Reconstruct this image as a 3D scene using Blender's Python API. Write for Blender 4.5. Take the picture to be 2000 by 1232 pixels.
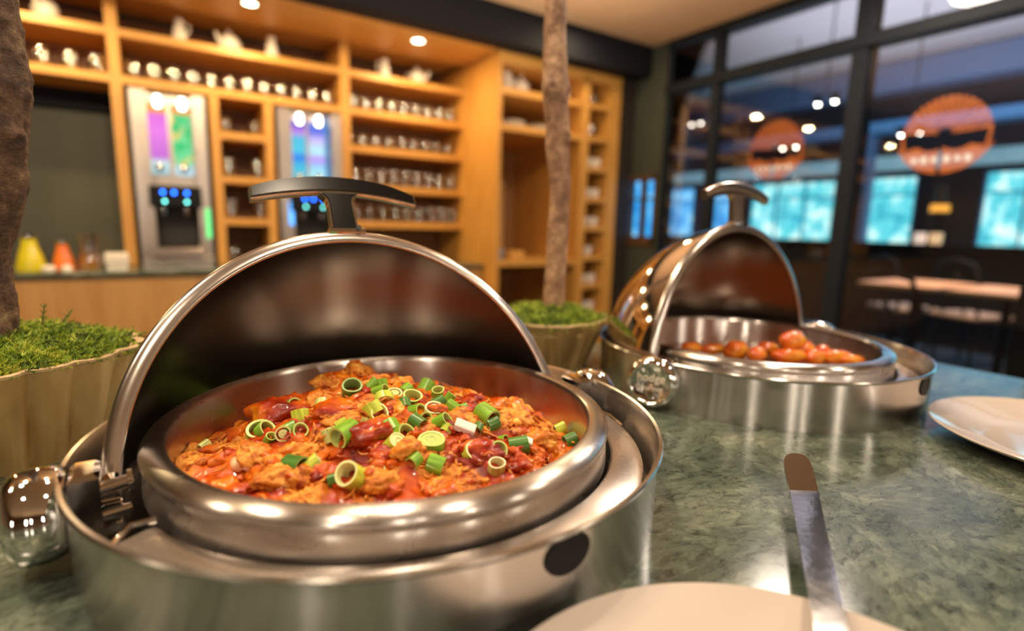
import bpy, bmesh, math, random
from math import sin, cos, pi, sqrt, radians, atan2, exp
from mathutils import Vector, Matrix, noise, Quaternion
random.seed(7)
# World frame: X = s (along the shelf wall), Y = D (towards the shelf wall), Z up, counter top at z = 0, floor at z = -0.9
sc = bpy.context.scene
for o in list(bpy.data.objects): bpy.data.objects.remove(o)
C = sc.collection
# ------------------------------------------------------------------ camera
PSI = 0.5787; PITCH = 0.1638; ROLL = 0.025
F0 = Vector((0, cos(PITCH), -sin(PITCH))); R0 = Vector((1, 0, 0)); U0 = R0.cross(F0)
Rv = cos(ROLL)*R0 + sin(ROLL)*U0; Uv = -sin(ROLL)*R0 + cos(ROLL)*U0
Mz = Matrix.Rotation(-PSI, 3, 'Z')
Rv, Uv, Bv = Mz@Rv, Mz@Uv, -(Mz@F0)
cam = bpy.data.cameras.new('camera'); co = bpy.data.objects.new('camera', cam); C.objects.link(co)
co.matrix_world = Matrix(((Rv.x, Uv.x, Bv.x, 0), (Rv.y, Uv.y, Bv.y, 0), (Rv.z, Uv.z, Bv.z, 0.221), (0, 0, 0, 1)))
cam.sensor_fit = 'HORIZONTAL'; cam.sensor_width = 36; cam.lens = 1050.5/2000*36
cam.clip_start = 0.01; cam.clip_end = 60
cam.dof.use_dof = True; cam.dof.focus_distance = 0.445; cam.dof.aperture_fstop = 2.3
sc.camera = co
# ------------------------------------------------------------------ world, lights, exposure
w = bpy.data.worlds.new('world'); sc.world = w; w.use_nodes = True
w.node_tree.nodes['Background'].inputs[0].default_value = (0.25, 0.45, 0.75, 1)
w.node_tree.nodes['Background'].inputs[1].default_value = 0.3
sc.view_settings.view_transform = 'Standard'; sc.view_settings.look = 'None'
sc.view_settings.gamma = 1; sc.view_settings.exposure = 0.22
sc.view_settings.use_curve_mapping = False
sc.cycles.use_denoising = True
sc.cycles.max_bounces = 10; sc.cycles.transparent_max_bounces = 24
sc.cycles.sample_clamp_indirect = 6
sc.cycles.caustics_refractive = False
WARM = (1.0, 0.76, 0.50)
def area(name, loc, size, power, col=WARM, rot=(0, 0, 0), shape='DISK', sy=None, spread=pi):
    l = bpy.data.lights.new(name, 'AREA'); l.shape = shape; l.size = size; l.energy = power; l.color = col; l.spread = spread
    if sy: l.size_y = sy
    o = bpy.data.objects.new(name, l); C.objects.link(o); o.location = loc; o.rotation_euler = rot
    return o
CEIL = [(-1.3, .9, 6), (-0.55, .75, 6), (0.28, .72, 6), (-0.5, -0.1, 5), (0.42, -0.15, 6), (1.5, -0.4, 6), (1.35, 0.55, 6)]
for i, (s, D, P) in enumerate(CEIL):
    area('ceiling_spot', (s, D, 1.295), 0.07, P, (1, .80, .58))
for x_, y_, z_, P in ((-1.9, -1.6, .55, 9), (-.75, -2.3, .60, 10), (-.35, -2.35, .62, 5), (.75, -2.6, .66, 11), (1.9, -2.2, .62, 9)):
    area('streak_light_behind_camera', (x_, y_, z_), .055, P*.5, (1, .86, .68), (radians(90), 0, atan2(-(x_-.3), -(y_-.4))*-1+0), 'RECTANGLE', .45)  # added unseen lights that draw bright vertical streaks on the steel
area('ceiling_panel', (2.08, 1.0, 1.295), 0.34, 13, (1, .86, .70))
SOFF = [(-1.16, 2.735), (-0.385, 2.735), (0.395, 2.735), (1.174, 2.735)]
for s, D in SOFF:
    area('soffit_spot', (s, D, 1.135), 0.05, 6.5, (1, .70, .34))
area('shelf_spot', (1.95, 2.3, 1.29), 0.08, 4, (1, .74, .42))
for x_ in (-1.1, -.45, .2):
    area('shelf_wash', (x_, .95, 1.29), .09, 8, (1, .74, .42), (radians(42), 0, 0))
area('ceiling_fill', (1.2, 1.75, .62), 1.2, 14, (1, .80, .58), (radians(180), 0, 0), 'RECTANGLE', .9)  # unseen upward fill, added to brighten the ceiling
# the dining room beyond the glass: daylight from its windows, added cool fill on its ceiling, added warm fill over the tables
area('dining_window_light', (6.7, 3.4, 0.55), 3.4, 34, (.25, .62, 1.0), (0, radians(90), 0), 'RECTANGLE', 4.6)
area('dining_ceiling_fill', (4.9, 1.6, 0.9), 2.0, 60, (.82, .82, 1.0), (radians(180), 0, 0), 'RECTANGLE', 3.0)
area('dining_table_fill', (5.2, 1.6, 1.9), 0.1, 16, (1, .60, .34), spread=1.2)

# ------------------------------------------------------------------ helpers
class MB:
    def __init__(s): s.v = []; s.f = []; s.m = []; s.mi = 0
    def add(s, vs, fs):
        b = len(s.v); s.v += [tuple(v) for v in vs]; s.f += [tuple(b+i for i in f) for f in fs]; s.m += [s.mi]*len(fs); return s
    def box(s, x0, x1, y0, y1, z0, z1, bev=0):
        if bev:
            b = bev; vs = []; 
            for z, k in ((z0, b), (z0+b, 0), (z1-b, 0), (z1, b)):
                vs += [(x0+k+b*(1-(k > 0))*0, y0+k, z), (x1-k, y0+k, z), (x1-k, y1-k, z), (x0+k, y1-k, z)]
            fs = [(3, 2, 1, 0), (12, 13, 14, 15)]
            for L in range(3):
                for i in range(4): fs.append((L*4+i, L*4+(i+1) % 4, L*4+4+(i+1) % 4, L*4+4+i))
            return s.add(vs, fs)
        vs = [(x0, y0, z0), (x1, y0, z0), (x1, y1, z0), (x0, y1, z0), (x0, y0, z1), (x1, y0, z1), (x1, y1, z1), (x0, y1, z1)]
        return s.add(vs, [(3, 2, 1, 0), (4, 5, 6, 7), (0, 1, 5, 4), (1, 2, 6, 5), (2, 3, 7, 6), (3, 0, 4, 7)])
    def lathe(s, prof, n=48, c=(0, 0, 0), a0=0, a1=2*pi, M=None):
        full = abs(a1-a0-2*pi) < 1e-6; k = n if full else n+1; vs = []
        for i in range(k):
            a = a0+(a1-a0)*i/n
            for r, z in prof:
                p = Vector((r*cos(a), r*sin(a), z))
                if M: p = M@p
                vs.append((p.x+c[0], p.y+c[1], p.z+c[2]))
        m = len(prof); fs = []
        for i in range(n):
            j = (i+1) % k
            for q in range(m-1): fs.append((i*m+q, j*m+q, j*m+q+1, i*m+q+1))
        return s.add(vs, fs)
    def tube(s, pts, r, n=12, cap=True, closed=False):
        pts = [Vector(p) for p in pts]; N = len(pts)
        rs = r if isinstance(r, (list, tuple)) else [r]*N
        vs = []; prev = None
        for i, p in enumerate(pts):
            if closed: t = pts[(i+1) % N]-pts[i-1]
            else: t = pts[min(i+1, N-1)]-pts[max(i-1, 0)]
            t.normalize()
            if prev is None:
                u = t.orthogonal().normalized()
            else:
                u = (prev-t*prev.dot(t)).normalized()
            prev = u; v2 = t.cross(u)
            for k in range(n):
                a = 2*pi*k/n; q = p+(u*cos(a)+v2*sin(a))*rs[i]; vs.append(q)
        fs = []
        for i in range(N if closed else N-1):
            j = (i+1) % N
            for k in range(n): fs.append((i*n+k, i*n+(k+1) % n, j*n+(k+1) % n, j*n+k))
        if cap and not closed:
            fs.append(tuple(range(n-1, -1, -1))); fs.append(tuple((N-1)*n+k for k in range(n)))
        return s.add(vs, fs)
    def strip(s, path, half, th, M=None):
        """flat bar: path of (x,y,z) centres, sideways direction given per point, thickness th"""
        vs = []; fs = []
        for (p, side, up, hw) in path:
            p = Vector(p); side = Vector(side).normalized(); up = Vector(up).normalized()
            for a, b in ((-1, -1), (1, -1), (1, 1), (-1, 1)): vs.append(p+side*a*hw+up*b*th/2)
        n = len(path)
        for i in range(n-1):
            for k in range(4): fs.append((i*4+k, i*4+(k+1) % 4, i*4+4+(k+1) % 4, i*4+4+k))
        fs.append((3, 2, 1, 0)); fs.append(tuple((n-1)*4+k for k in range(4)))
        return s.add(vs, fs)
def obj(name, mb, mats, parent=None, smooth=True, angle=40, **props):
    me = bpy.data.meshes.new(name)
    if isinstance(mb, MB):
        me.from_pydata(mb.v, [], mb.f)
        if isinstance(mats, (list, tuple)): me.polygons.foreach_set('material_index', mb.m)
    else: me = mb
    for m in (mats if isinstance(mats, (list, tuple)) else [mats]): me.materials.append(m)
    me.update()
    bm = bmesh.new(); bm.from_mesh(me); bmesh.ops.recalc_face_normals(bm, faces=bm.faces)
    if smooth:
        for f in bm.faces: f.smooth = True
        th = radians(angle)
        for e in bm.edges:
            if len(e.link_faces) == 2 and e.calc_face_angle(0) > th: e.smooth = False
    bm.to_mesh(me); bm.free()
    o = bpy.data.objects.new(name, me); C.objects.link(o)
    if parent: o.parent = parent
    for k, v in props.items(): o[k] = v
    return o
def thing(name, label, cat, loc=(0, 0, 0), rz=0, group=None):
    o = bpy.data.objects.new(name, None); C.objects.link(o); o.location = loc; o.rotation_euler = (0, 0, rz)
    o.empty_display_size = .03
    o['label'] = label; o['category'] = cat
    if group: o['group'] = group
    return o
def tag(o, label, cat, group=None, kind=None):
    o['label'] = label; o['category'] = cat
    if group: o['group'] = group
    if kind: o['kind'] = kind
    return o
def dup(root, loc, rz=0, label=None, group=None):
    r = root.copy(); C.objects.link(r); r.location = loc; r.rotation_euler = (0, 0, rz)
    if label: r['label'] = label
    if group: r['group'] = group
    for ch in list(root.children):
        c = ch.copy(); C.objects.link(c); c.parent = r
        for g in list(ch.children):
            d = g.copy(); C.objects.link(d); d.parent = c
    return r
def struct(name, mb, mat, parent=None, **k):
    o = obj(name, mb, mat, parent, **k)
    if parent is None: o['kind'] = 'structure'
    return o
# ------------------------------------------------------------------ materials
def mat(name, col=(.5, .5, .5), rough=.5, metal=0, **k):
    m = bpy.data.materials.new(name); m.use_nodes = True; b = m.node_tree.nodes['Principled BSDF']
    b.inputs['Base Color'].default_value = (*col, 1); b.inputs['Roughness'].default_value = rough; b.inputs['Metallic'].default_value = metal
    for kk, v in k.items(): b.inputs[kk.replace('_', ' ')].default_value = v
    return m
def nd(m, t, **k):
    n = m.node_tree.nodes.new(t)
    for a, v in k.items(): setattr(n, a, v)
    return n
def lk(m, a, b): m.node_tree.links.new(a, b)
def ramp(m, fac, stops):
    r = nd(m, 'ShaderNodeValToRGB'); lk(m, fac, r.inputs[0]); e = r.color_ramp.elements
    while len(e) < len(stops): e.new(.5)
    for el, (p, c) in zip(e, stops): el.position = p; el.color = (*c, 1)
    return r.outputs[0]
def tex(m, kind, scale, coord='Object', vec=None, stretch=None, **k):
    tc = nd(m, 'ShaderNodeTexCoord'); src = tc.outputs[coord]
    if stretch:
        mp = nd(m, 'ShaderNodeMapping'); mp.inputs['Scale'].default_value = stretch; lk(m, src, mp.inputs[0]); src = mp.outputs[0]
    n = nd(m, kind); lk(m, vec or src, n.inputs['Vector']); n.inputs['Scale'].default_value = scale
    for a, v in k.items():
        if a in n.inputs: n.inputs[a].default_value = v
        else: setattr(n, a, v)
    return n
def bump(m, h, strength=.3, dist=.001):
    b = nd(m, 'ShaderNodeBump'); b.inputs['Strength'].default_value = strength; b.inputs['Distance'].default_value = dist
    lk(m, h, b.inputs['Height']); lk(m, b.outputs[0], m.node_tree.nodes['Principled BSDF'].inputs['Normal']); return b
def BS(m): return m.node_tree.nodes['Principled BSDF']
def wood(name, c0, c1, rough=.45, stretch=(1, 1, 12)):
    m = mat(name, c0, rough); n = tex(m, 'ShaderNodeTexNoise', 3.0, stretch=stretch, Detail=6.0, Roughness=.6)
    lk(m, ramp(m, n.outputs['Fac'], [(.3, c0), (.7, c1)]), BS(m).inputs['Base Color']); bump(m, n.outputs['Fac'], .1); return m
M_oakv = wood('oak_vertical', (.50, .23, .045), (.68, .36, .085), .42, (14, 14, 1.2))
M_oakh = wood('oak_horizontal', (.50, .23, .045), (.68, .36, .085), .42, (1.2, 14, 14))
M_oakback = wood('oak_back_shaded', (.15, .058, .014), (.22, .09, .025), .5, (10, 10, 1))  # niche shade put into the colour of the oak
M_panel = wood('oak_cabinet_front', (.45, .23, .075), (.58, .33, .12), .38, (12, 12, .8))
M_black = mat('black_lacquer', (.009, .010, .015), .7, Specular_IOR_Level=.15)
M_frame = mat('black_metal_frame', (.010, .013, .018), .6, 0, Specular_IOR_Level=.2)
M_darkgreen = mat('dark_green_wall_paint', (.045, .055, .042), .6)
M_board = mat('chalkboard_green', (.05, .055, .035), .55)
nn = tex(M_board, 'ShaderNodeTexNoise', 4); lk(M_board, ramp(M_board, nn.outputs['Fac'], [(.3, (.04, .045, .03)), (.7, (.065, .07, .05))]), BS(M_board).inputs['Base Color'])
M_ceil = mat('tan_ceiling', (.6, .38, .22), .9)
nn = tex(M_ceil, 'ShaderNodeTexNoise', 2); lk(M_ceil, ramp(M_ceil, nn.outputs['Fac'], [(.3, (.58, .36, .20)), (.7, (.66, .43, .25))]), BS(M_ceil).inputs['Base Color'])
M_beige = mat('beige_plaster', (.55, .42, .30), .8)
M_floor = mat('dark_floor', (.035, .03, .028), .8, Specular_IOR_Level=.2)
nn = tex(M_floor, 'ShaderNodeTexNoise', 6); lk(M_floor, ramp(M_floor, nn.outputs['Fac'], [(.3, (.02, .018, .017)), (.7, (.05, .042, .038))]), BS(M_floor).inputs['Base Color'])
M_grey = mat('pale_grey_ceiling', (.45, .41, .40), .8)
M_greywall = mat('charcoal_wall', (.03, .028, .032), .7)
M_blue = mat('pale_blue_paint', (.12, .38, .72), .6)
M_white = mat('white_ceramic', (.78, .74, .68), .15, Coat_Weight=.3)
M_plate = mat('cream_plate_glaze', (.6, .53, .47), .12, Coat_Weight=.6, Coat_Roughness=.05)
nn = tex(M_plate, 'ShaderNodeTexNoise', 5); lk(M_plate, ramp(M_plate, nn.outputs['Fac'], [(.3, (.56, .49, .44)), (.7, (.60, .53, .48))]), BS(M_plate).inputs['Base Color'])
# green marble
M_marble = mat('green_marble', (.06, .09, .07), .13, Coat_Weight=.08, Coat_Roughness=.06)
m = M_marble
n1 = tex(m, 'ShaderNodeTexNoise', 9, Detail=8.0, Roughness=.62, Distortion=.8)
dist = nd(m, 'ShaderNodeMixRGB'); dist.inputs[0].default_value = .12
tcm = nd(m, 'ShaderNodeTexCoord'); mpm = nd(m, 'ShaderNodeMapping'); mpm.inputs['Rotation'].default_value = (0, 0, .9); mpm.inputs['Scale'].default_value = (1, 1.9, 1)
lk(m, tcm.outputs['Object'], mpm.inputs[0]); lk(m, mpm.outputs[0], dist.inputs[1]); lk(m, n1.outputs['Color'], dist.inputs[2])
v1 = tex(m, 'ShaderNodeTexVoronoi', 58, vec=dist.outputs[0]); v1.feature = 'F1'
v2 = tex(m, 'ShaderNodeTexVoronoi', 58, vec=dist.outputs[0]); v2.feature = 'DISTANCE_TO_EDGE'
n2 = tex(m, 'ShaderNodeTexNoise', 80, vec=dist.outputs[0], Detail=6.0, Roughness=.7)
base = ramp(m, n1.outputs['Fac'], [(.30, (.034, .050, .040)), (.50, (.090, .112, .092)), (.70, (.19, .205, .17))])
cell = ramp(m, v1.outputs['Color'], [(.05, (.6, .66, .6)), (.5, (.95, 1, .95)), (.95, (1.5, 1.5, 1.42))])
mul = nd(m, 'ShaderNodeMixRGB', blend_type='MULTIPLY'); mul.inputs[0].default_value = .75; lk(m, base, mul.inputs[1]); lk(m, cell, mul.inputs[2])
fine = ramp(m, n2.outputs['Fac'], [(.36, (.22, .26, .22)), (.46, (.95, .95, .95)), (.68, (1.5, 1.52, 1.4))])
mul2 = nd(m, 'ShaderNodeMixRGB', blend_type='MULTIPLY'); mul2.inputs[0].default_value = .8; lk(m, mul.outputs[0], mul2.inputs[1]); lk(m, fine, mul2.inputs[2])
vein = ramp(m, v2.outputs['Distance'], [(.0, (.5, .5, .5)), (.05, (1, 1, 1))])
mul3 = nd(m, 'ShaderNodeMixRGB', blend_type='MULTIPLY'); mul3.inputs[0].default_value = .6; lk(m, mul2.outputs[0], mul3.inputs[1]); lk(m, vein, mul3.inputs[2])
lk(m, mul3.outputs[0], BS(m).inputs['Base Color'])
rr = nd(m, 'ShaderNodeMapRange'); lk(m, n2.outputs['Fac'], rr.inputs[0]); rr.inputs[3].default_value = .08; rr.inputs[4].default_value = .24; lk(m, rr.outputs[0], BS(m).inputs['Roughness'])
# steels
def steel(name, rough, aniso=0, col=(.62, .57, .53), scratch=0, rad=True):
    m = mat(name, col, rough, 1.0); b = BS(m)
    if aniso:
        b.inputs['Anisotropic'].default_value = aniso; b.inputs['Anisotropic Rotation'].default_value = .25
        t = nd(m, 'ShaderNodeTangent', direction_type='RADIAL', axis='Z'); lk(m, t.outputs[0], b.inputs['Tangent'])
    n = tex(m, 'ShaderNodeTexNoise', 9, stretch=(1, 1, 2.5) if aniso else (1, 1, 1), Detail=6.0)
    r = nd(m, 'ShaderNodeMapRange'); lk(m, n.outputs['Fac'], r.inputs[0]); r.inputs[1].default_value = .3; r.inputs[2].default_value = .7
    r.inputs[3].default_value = rough*.85; r.inputs[4].default_value = rough*1.15; lk(m, r.outputs[0], b.inputs['Roughness'])
    if scratch:
        s2 = tex(m, 'ShaderNodeTexNoise', 60, Detail=6.0, stretch=(1, 1, 1)); bump(m, s2.outputs['Fac'], scratch, .0008)
    return m
M_brush = steel('brushed_steel', .22, .95, col=(.66, .63, .60), scratch=.03)
M_pan = steel('brushed_pan_steel', .27, .93, col=(.66, .62, .59), scratch=.04)
M_satin = steel('satin_steel', .20, scratch=.06)
M_pol = steel('polished_steel', .05, col=(.72, .67, .62))
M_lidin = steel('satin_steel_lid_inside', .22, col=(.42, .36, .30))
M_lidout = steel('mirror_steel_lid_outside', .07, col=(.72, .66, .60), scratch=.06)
M_chrome = steel('chrome', .04, col=(.8, .78, .76))
M_darkrefl = mat('dark_reflection_black', (.012, .010, .009), .18, 0, Specular_IOR_Level=.12)  # chrome's dark reflection put in as black; the pale specks are scratches
n = tex(M_darkrefl, 'ShaderNodeTexNoise', 60, Detail=8.0, Roughness=.75, stretch=(1, 1, 1))
lk(M_darkrefl, ramp(M_darkrefl, n.outputs['Fac'], [(.62, (.010, .009, .008)), (.72, (.10, .09, .08))]), BS(M_darkrefl).inputs['Base Color'])
M_notchshade = mat('notch_shade', (.010, .009, .010), .5, Specular_IOR_Level=.15)
M_dark = mat('dark_tray', (.02, .017, .015), .5)

# ------------------------------------------------------------------ the setting
b = MB(); b.box(-4, 9, -4, 8.3, -1.0, -.9); struct('floor', b, M_floor)
b = MB(); b.box(-4, 2.62, -4, 5.5, 1.32, 1.42); struct('ceiling', b, M_ceil)
b = MB(); b.box(2.62, 9, -4, 8.3, 2.05, 2.15); struct('ceiling_dining_room', b, M_grey)
b = MB(); b.box(-4, 2.75, 3.36, 3.46, -.9, 1.32); struct('wall_back', b, M_greywall)
b = MB(); b.box(-4.1, -4, -4, 5.5, -.9, 2.1); struct('wall_left', b, M_beige)
b = MB(); b.box(-4, 9, -4.1, -4, -.9, 2.1); struct('wall_front', b, M_beige)
b = MB(); b.box(2.6, 2.72, 2.355, 3.36, -.9, .12); b.box(2.6, 2.72, 2.355, 3.36, .56, 1.32); b.box(2.6, 2.72, 2.62, 3.36, .12, .56); b.box(2.6, 2.72, 2.355, 2.38, .12, .56); struct('wall_right', b, M_darkgreen)
b = MB(); b.box(2.6, 2.72, -4, -.55, -.9, 1.30); struct('wall_right_reflector', b, M_beige)  # unseen wall added to give the steel a warm beige reflection
b = MB(); b.box(2.6, 2.72, -4, 2.355, 1.322, 2.05); b.box(2.6, 2.72, 2.355, 8.3, 1.32, 2.05); b.box(2.62, 2.72, 3.36, 8.3, -.9, 1.32); struct('wall_above_glass', b, M_greywall)
b = MB(); b.box(-4, 2.6, 2.48, 2.60, 1.145, 1.32); struct('trim_1', b, M_black)
b = MB(); b.box(2.475, 2.6, 2.6, 2.72, -.9, 1.145); struct('trim_2', b, mat('dark_brown_filler', (.02, .014, .010), .6))
b = MB(); b.box(-4, 2.475, 2.601, 3.36, 1.172, 1.20); b.box(-4, 1.60, 2.601, 3.0, 1.145, 1.172); struct('trim_3', b, M_oakh)
# far dining-room wall and its daylit windows
FW = 7.0
b = MB()
wins = [(-1.2, .3), (.5, 1.65), (1.68, 2.09), (2.66, 3.14), (3.5, 4.63), (4.75, 5.4)]
wins = [(-.5, .9), (1.1, 2.09), (2.66, 3.14), (3.52, 4.66), (4.78, 5.5), (5.62, 6.3), (6.5, 7.9)]
edges = [-4]+[v for w_ in wins for v in w_]+[8.2]
b.box(FW, FW+.1, -4, 8.2, -.9, .15); b.box(FW, FW+.1, -4, 8.2, .89, 2.05)
for i in range(0, len(edges), 2): b.box(FW, FW+.1, edges[i], edges[i+1], .15, .89)
struct('wall_far', b, M_greywall)
b = MB(); b.box(2.72, 9, 8.2, 8.3, -.9, 2.05); struct('wall_dining_back', b, M_greywall)
def daylight(name, c0, c1, c2, strength, scale=2.2):
    m = bpy.data.materials.new(name); m.use_nodes = True; nt = m.node_tree; nt.nodes.remove(nt.nodes['Principled BSDF'])
    em = nt.nodes.new('ShaderNodeEmission'); em.inputs[1].default_value = strength
    n = tex(m, 'ShaderNodeTexNoise', scale, Detail=4.0, Roughness=.65, stretch=(1, 2.2, 2.2))
    lk(m, ramp(m, n.outputs['Fac'], [(.3, c0), (.5, c1), (.66, c2)]), em.inputs[0])
    lk(m, em.outputs[0], nt.nodes['Material Output'].inputs[0]); return m
M_day = daylight('daylight_view_garden', (.02, .28, .40), (.12, .60, .66), (.75, 1.0, .92), 1.35)
M_dayb = daylight('daylight_view_blue', (.02, .22, .60), (.08, .45, .90), (.50, .85, 1.0), 1.3, 2.6)
for i, (a, c) in enumerate(wins):
    o = thing('window_%d' % (i+2 if i < 5 else i+5), '', '', (FW, (a+c)/2, .15)); del o['label'], o['category']; o['kind'] = 'structure'
    h = (c-a)/2; b = MB(); b.box(.03, .05, -h, h, 0, .74); obj('pane', b, M_dayb if i in (4, 5, 6) else M_day, o, smooth=False)
    b = MB()
    nb = max(1, int(round((c-a)/.38)))
    for k in range(1, nb): y = -h+2*h*k/nb; b.box(.005, .03, y-.008, y+.008, 0, .74)
    b.box(.005, .03, -h, h, .52, .535)
    b.box(.0, .04, -h, -h+.02, 0, .74); b.box(0, .04, h-.02, h, 0, .74); b.box(0, .04, -h, h, .72, .74)
    obj('window_frame', b, M_blue, o, smooth=False)
# pale band with reflected daylight put in as glow, and painted beams
b = MB(); b.box(FW-.02, FW, -.6, 8.1, .95, 1.11)
o = obj('pale_band', b, daylight('band_daylight_glow', (.16, .30, .38), (.22, .40, .50), (.32, .52, .60), .75, .6), smooth=False); o['kind'] = 'structure'; o.name = 'window_8'
b = MB(); b.box(FW-.30, FW, -.6, 8.19, 1.34, 1.45); struct('trim_4', b, M_blue)
b = MB(); b.box(FW-.12, FW, 3.10, 3.26, .15, 1.34); struct('trim_5', b, M_blue)
b = MB(); b.box(FW-.35, FW, -4, 8.19, 1.76, 2.03); struct('trim_6', b, mat('slate_blue_cornice', (.12, .22, .38), .6))
b = MB(); b.box(FW-.4, FW, -4, 8.19, .105, .15); struct('trim_7', b, M_frame)
# window in the dark wall segment
o = thing('window_7', '', '', (2.6, 2.50, .12)); del o['label'], o['category']; o['kind'] = 'structure'
b = MB(); b.box(.05, .055, -.118, .118, 0, .44); obj('pane', b, daylight('daylight_blue_pane', (.01, .20, .62), (.03, .38, .85), (.35, .75, 1.0), 1.3, 5), o, smooth=False)
b = MB()
for x0, x1, z0, z1 in ((-.119, -.102, 0, .44), (.105, .119, 0, .44), (-.119, .119, 0, .06), (-.119, .119, .41, .44), (-.006, .006, .06, .41), (-.1, .1, .29, .30)): b.box(-.01, .05, x0, x1, z0, z1)
obj('window_frame', b, mat('dark_wood_frame', (.10, .045, .02), .5), o, smooth=False)

# glass partition
M_glass = bpy.data.materials.new('partition_glass'); M_glass.use_nodes = True; nt = M_glass.node_tree; nt.nodes.remove(nt.nodes['Principled BSDF'])
tr = nt.nodes.new('ShaderNodeBsdfTransparent'); gl = nt.nodes.new('ShaderNodeBsdfGlossy'); gl.inputs['Roughness'].default_value = .02; mx = nt.nodes.new('ShaderNodeMixShader')
fr = nt.nodes.new('ShaderNodeFresnel'); fr.inputs[0].default_value = 1.5; tr.inputs[0].default_value = (.93, .96, .97, 1)
lk(M_glass, fr.outputs[0], mx.inputs[0]); lk(M_glass, tr.outputs[0], mx.inputs[1]); lk(M_glass, gl.outputs[0], mx.inputs[2]); lk(M_glass, mx.outputs[0], nt.nodes['Material Output'].inputs[0])
part = thing('window_1', '', '', (2.6, 0, 0)); del part['label'], part['category']; part['kind'] = 'structure'
mull = [(2.335, 2.355, .05), (1.99, 2.035, .06), (1.245, 1.31, .10), (.50, .56, .08), (-.3, -.24, .08)]
for a, c, d in mull:
    b = MB(); b.box(0, d, a, c, -.9, 1.30, .003); obj('mullion', b, M_frame, part, smooth=False)
b = MB(); b.box(-.01, .08, -.549, 2.355, 1.02, 1.075, .003); obj('transom_bar', b, M_frame, part, smooth=False)
b = MB(); b.box(-.01, .08, -.549, 2.355, 1.275, 1.32, .003); obj('top_rail', b, M_frame, part, smooth=False)
b = MB(); b.box(-.01, .08, -.549, 2.355, -.9, -.84, .003); obj('bottom_rail', b, M_frame, part, smooth=False)
M_decal = bpy.data.materials.new('orange_film'); M_decal.use_nodes = True; nt = M_decal.node_tree; pb = nt.nodes['Principled BSDF']
pb.inputs['Base Color'].default_value = (.6, .16, .02, 1); pb.inputs['Roughness'].default_value = .5
nz = tex(M_decal, 'ShaderNodeTexNoise', 30); lk(M_decal, ramp(M_decal, nz.outputs['Fac'], [(.3, (.52, .12, .012)), (.7, (.70, .20, .03))]), pb.inputs['Base Color'])
tr = nt.nodes.new('ShaderNodeBsdfTransparent'); mx = nt.nodes.new('ShaderNodeMixShader'); mx.inputs[0].default_value = .66
lk(M_decal, tr.outputs[0], mx.inputs[1]); lk(M_decal, pb.outputs[0], mx.inputs[2]); lk(M_decal, mx.outputs[0], nt.nodes['Material Output'].inputs[0])
M_decalw = mat('white_film', (.8, .8, .78), .5)
M_decal.name = 'orange_film'
segs = [(2.035, 2.335), (1.31, 1.99), (.56, 1.245), (-.24, .50), (-.549, -.3)]
panes = []
for a, c in segs:
    b = MB(); b.box(.022, .028, a, c, -.84, 1.02); panes.append(obj('pane', b, M_glass, part, smooth=False))
    b = MB(); b.box(.022, .028, a, c, 1.075, 1.275); obj('pane', b, M_glass, part, smooth=False)
def decal(qc, zc, R, parent):
    b = MB(); x = .0195
    def poly(pts): b.add([(x, qc-p[0]*R, zc+p[1]*R) for p in pts], [tuple(range(len(pts)))]); n0 = len(b.v)
    # sun disc of rays above the band
    rays = 17
    for i in range(rays):
        a0 = radians(4+172*i/rays); a1 = radians(4+172*(i+.66)/rays)
        for j in range(2):
            t0 = a0+(a1-a0)*j/2; t1 = a0+(a1-a0)*(j+1)/2
            ri = .16+.05*(i % 2)
            poly([(ri*cos(t0), .02+ri*sin(t0)), (cos(t0), max(.08, sin(t0))), (cos(t1), max(.08, sin(t1))), (ri*cos(t1), .02+ri*sin(t1))])
    # thin ring down the sides
    for sd in (-1, 1):
        for k in range(5):
            a0 = radians(-26+6*k); a1 = radians(-26+6*(k+1))
            poly([(sd*.93*cos(a0), .93*sin(a0)), (sd*cos(a0), sin(a0)), (sd*cos(a1), sin(a1)), (sd*.93*cos(a1), .93*sin(a1))])
    # lower bowl with wavy top edge
    N = 26
    for k in range(N):
        u0 = -1.08+2.16*k/N; u1 = -1.08+2.16*(k+1)/N
        if abs((u0+u1)/2+.02) < .05: continue
        def top(u): return -.30-.10*abs(sin(u*5.2))+.10*u*u
        def bot(u): return -sqrt(max(0, 1-min(1, abs(u)/1.09)**2))*1.0
        if top(u0) > bot(u0)-.02 or top(u1) > bot(u1): poly([(u0, top(u0)), (u1, top(u1)), (u1, min(bot(u1), top(u1))), (u0, min(bot(u0), top(u0)))])
    obj('logo_decal', b, M_decal, parent, smooth=False)
    b = MB(); x = .0185
    # row of white letter blocks across the lower part
    for k, u in enumerate((-.62, -.40, -.16, .12, .36, .58)):
        hh = .13+.04*(k % 2); b.box(x, x+.0006, qc-(u+.07)*R, qc-(u-.07)*R, zc+(-.62-hh/2)*R, zc+(-.62+hh/2)*R)
    obj('logo_lettering', b, M_decalw, parent, smooth=False)
decal(.93, .618, .148, panes[2]); decal(1.635, .632, .142, panes[1])

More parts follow.
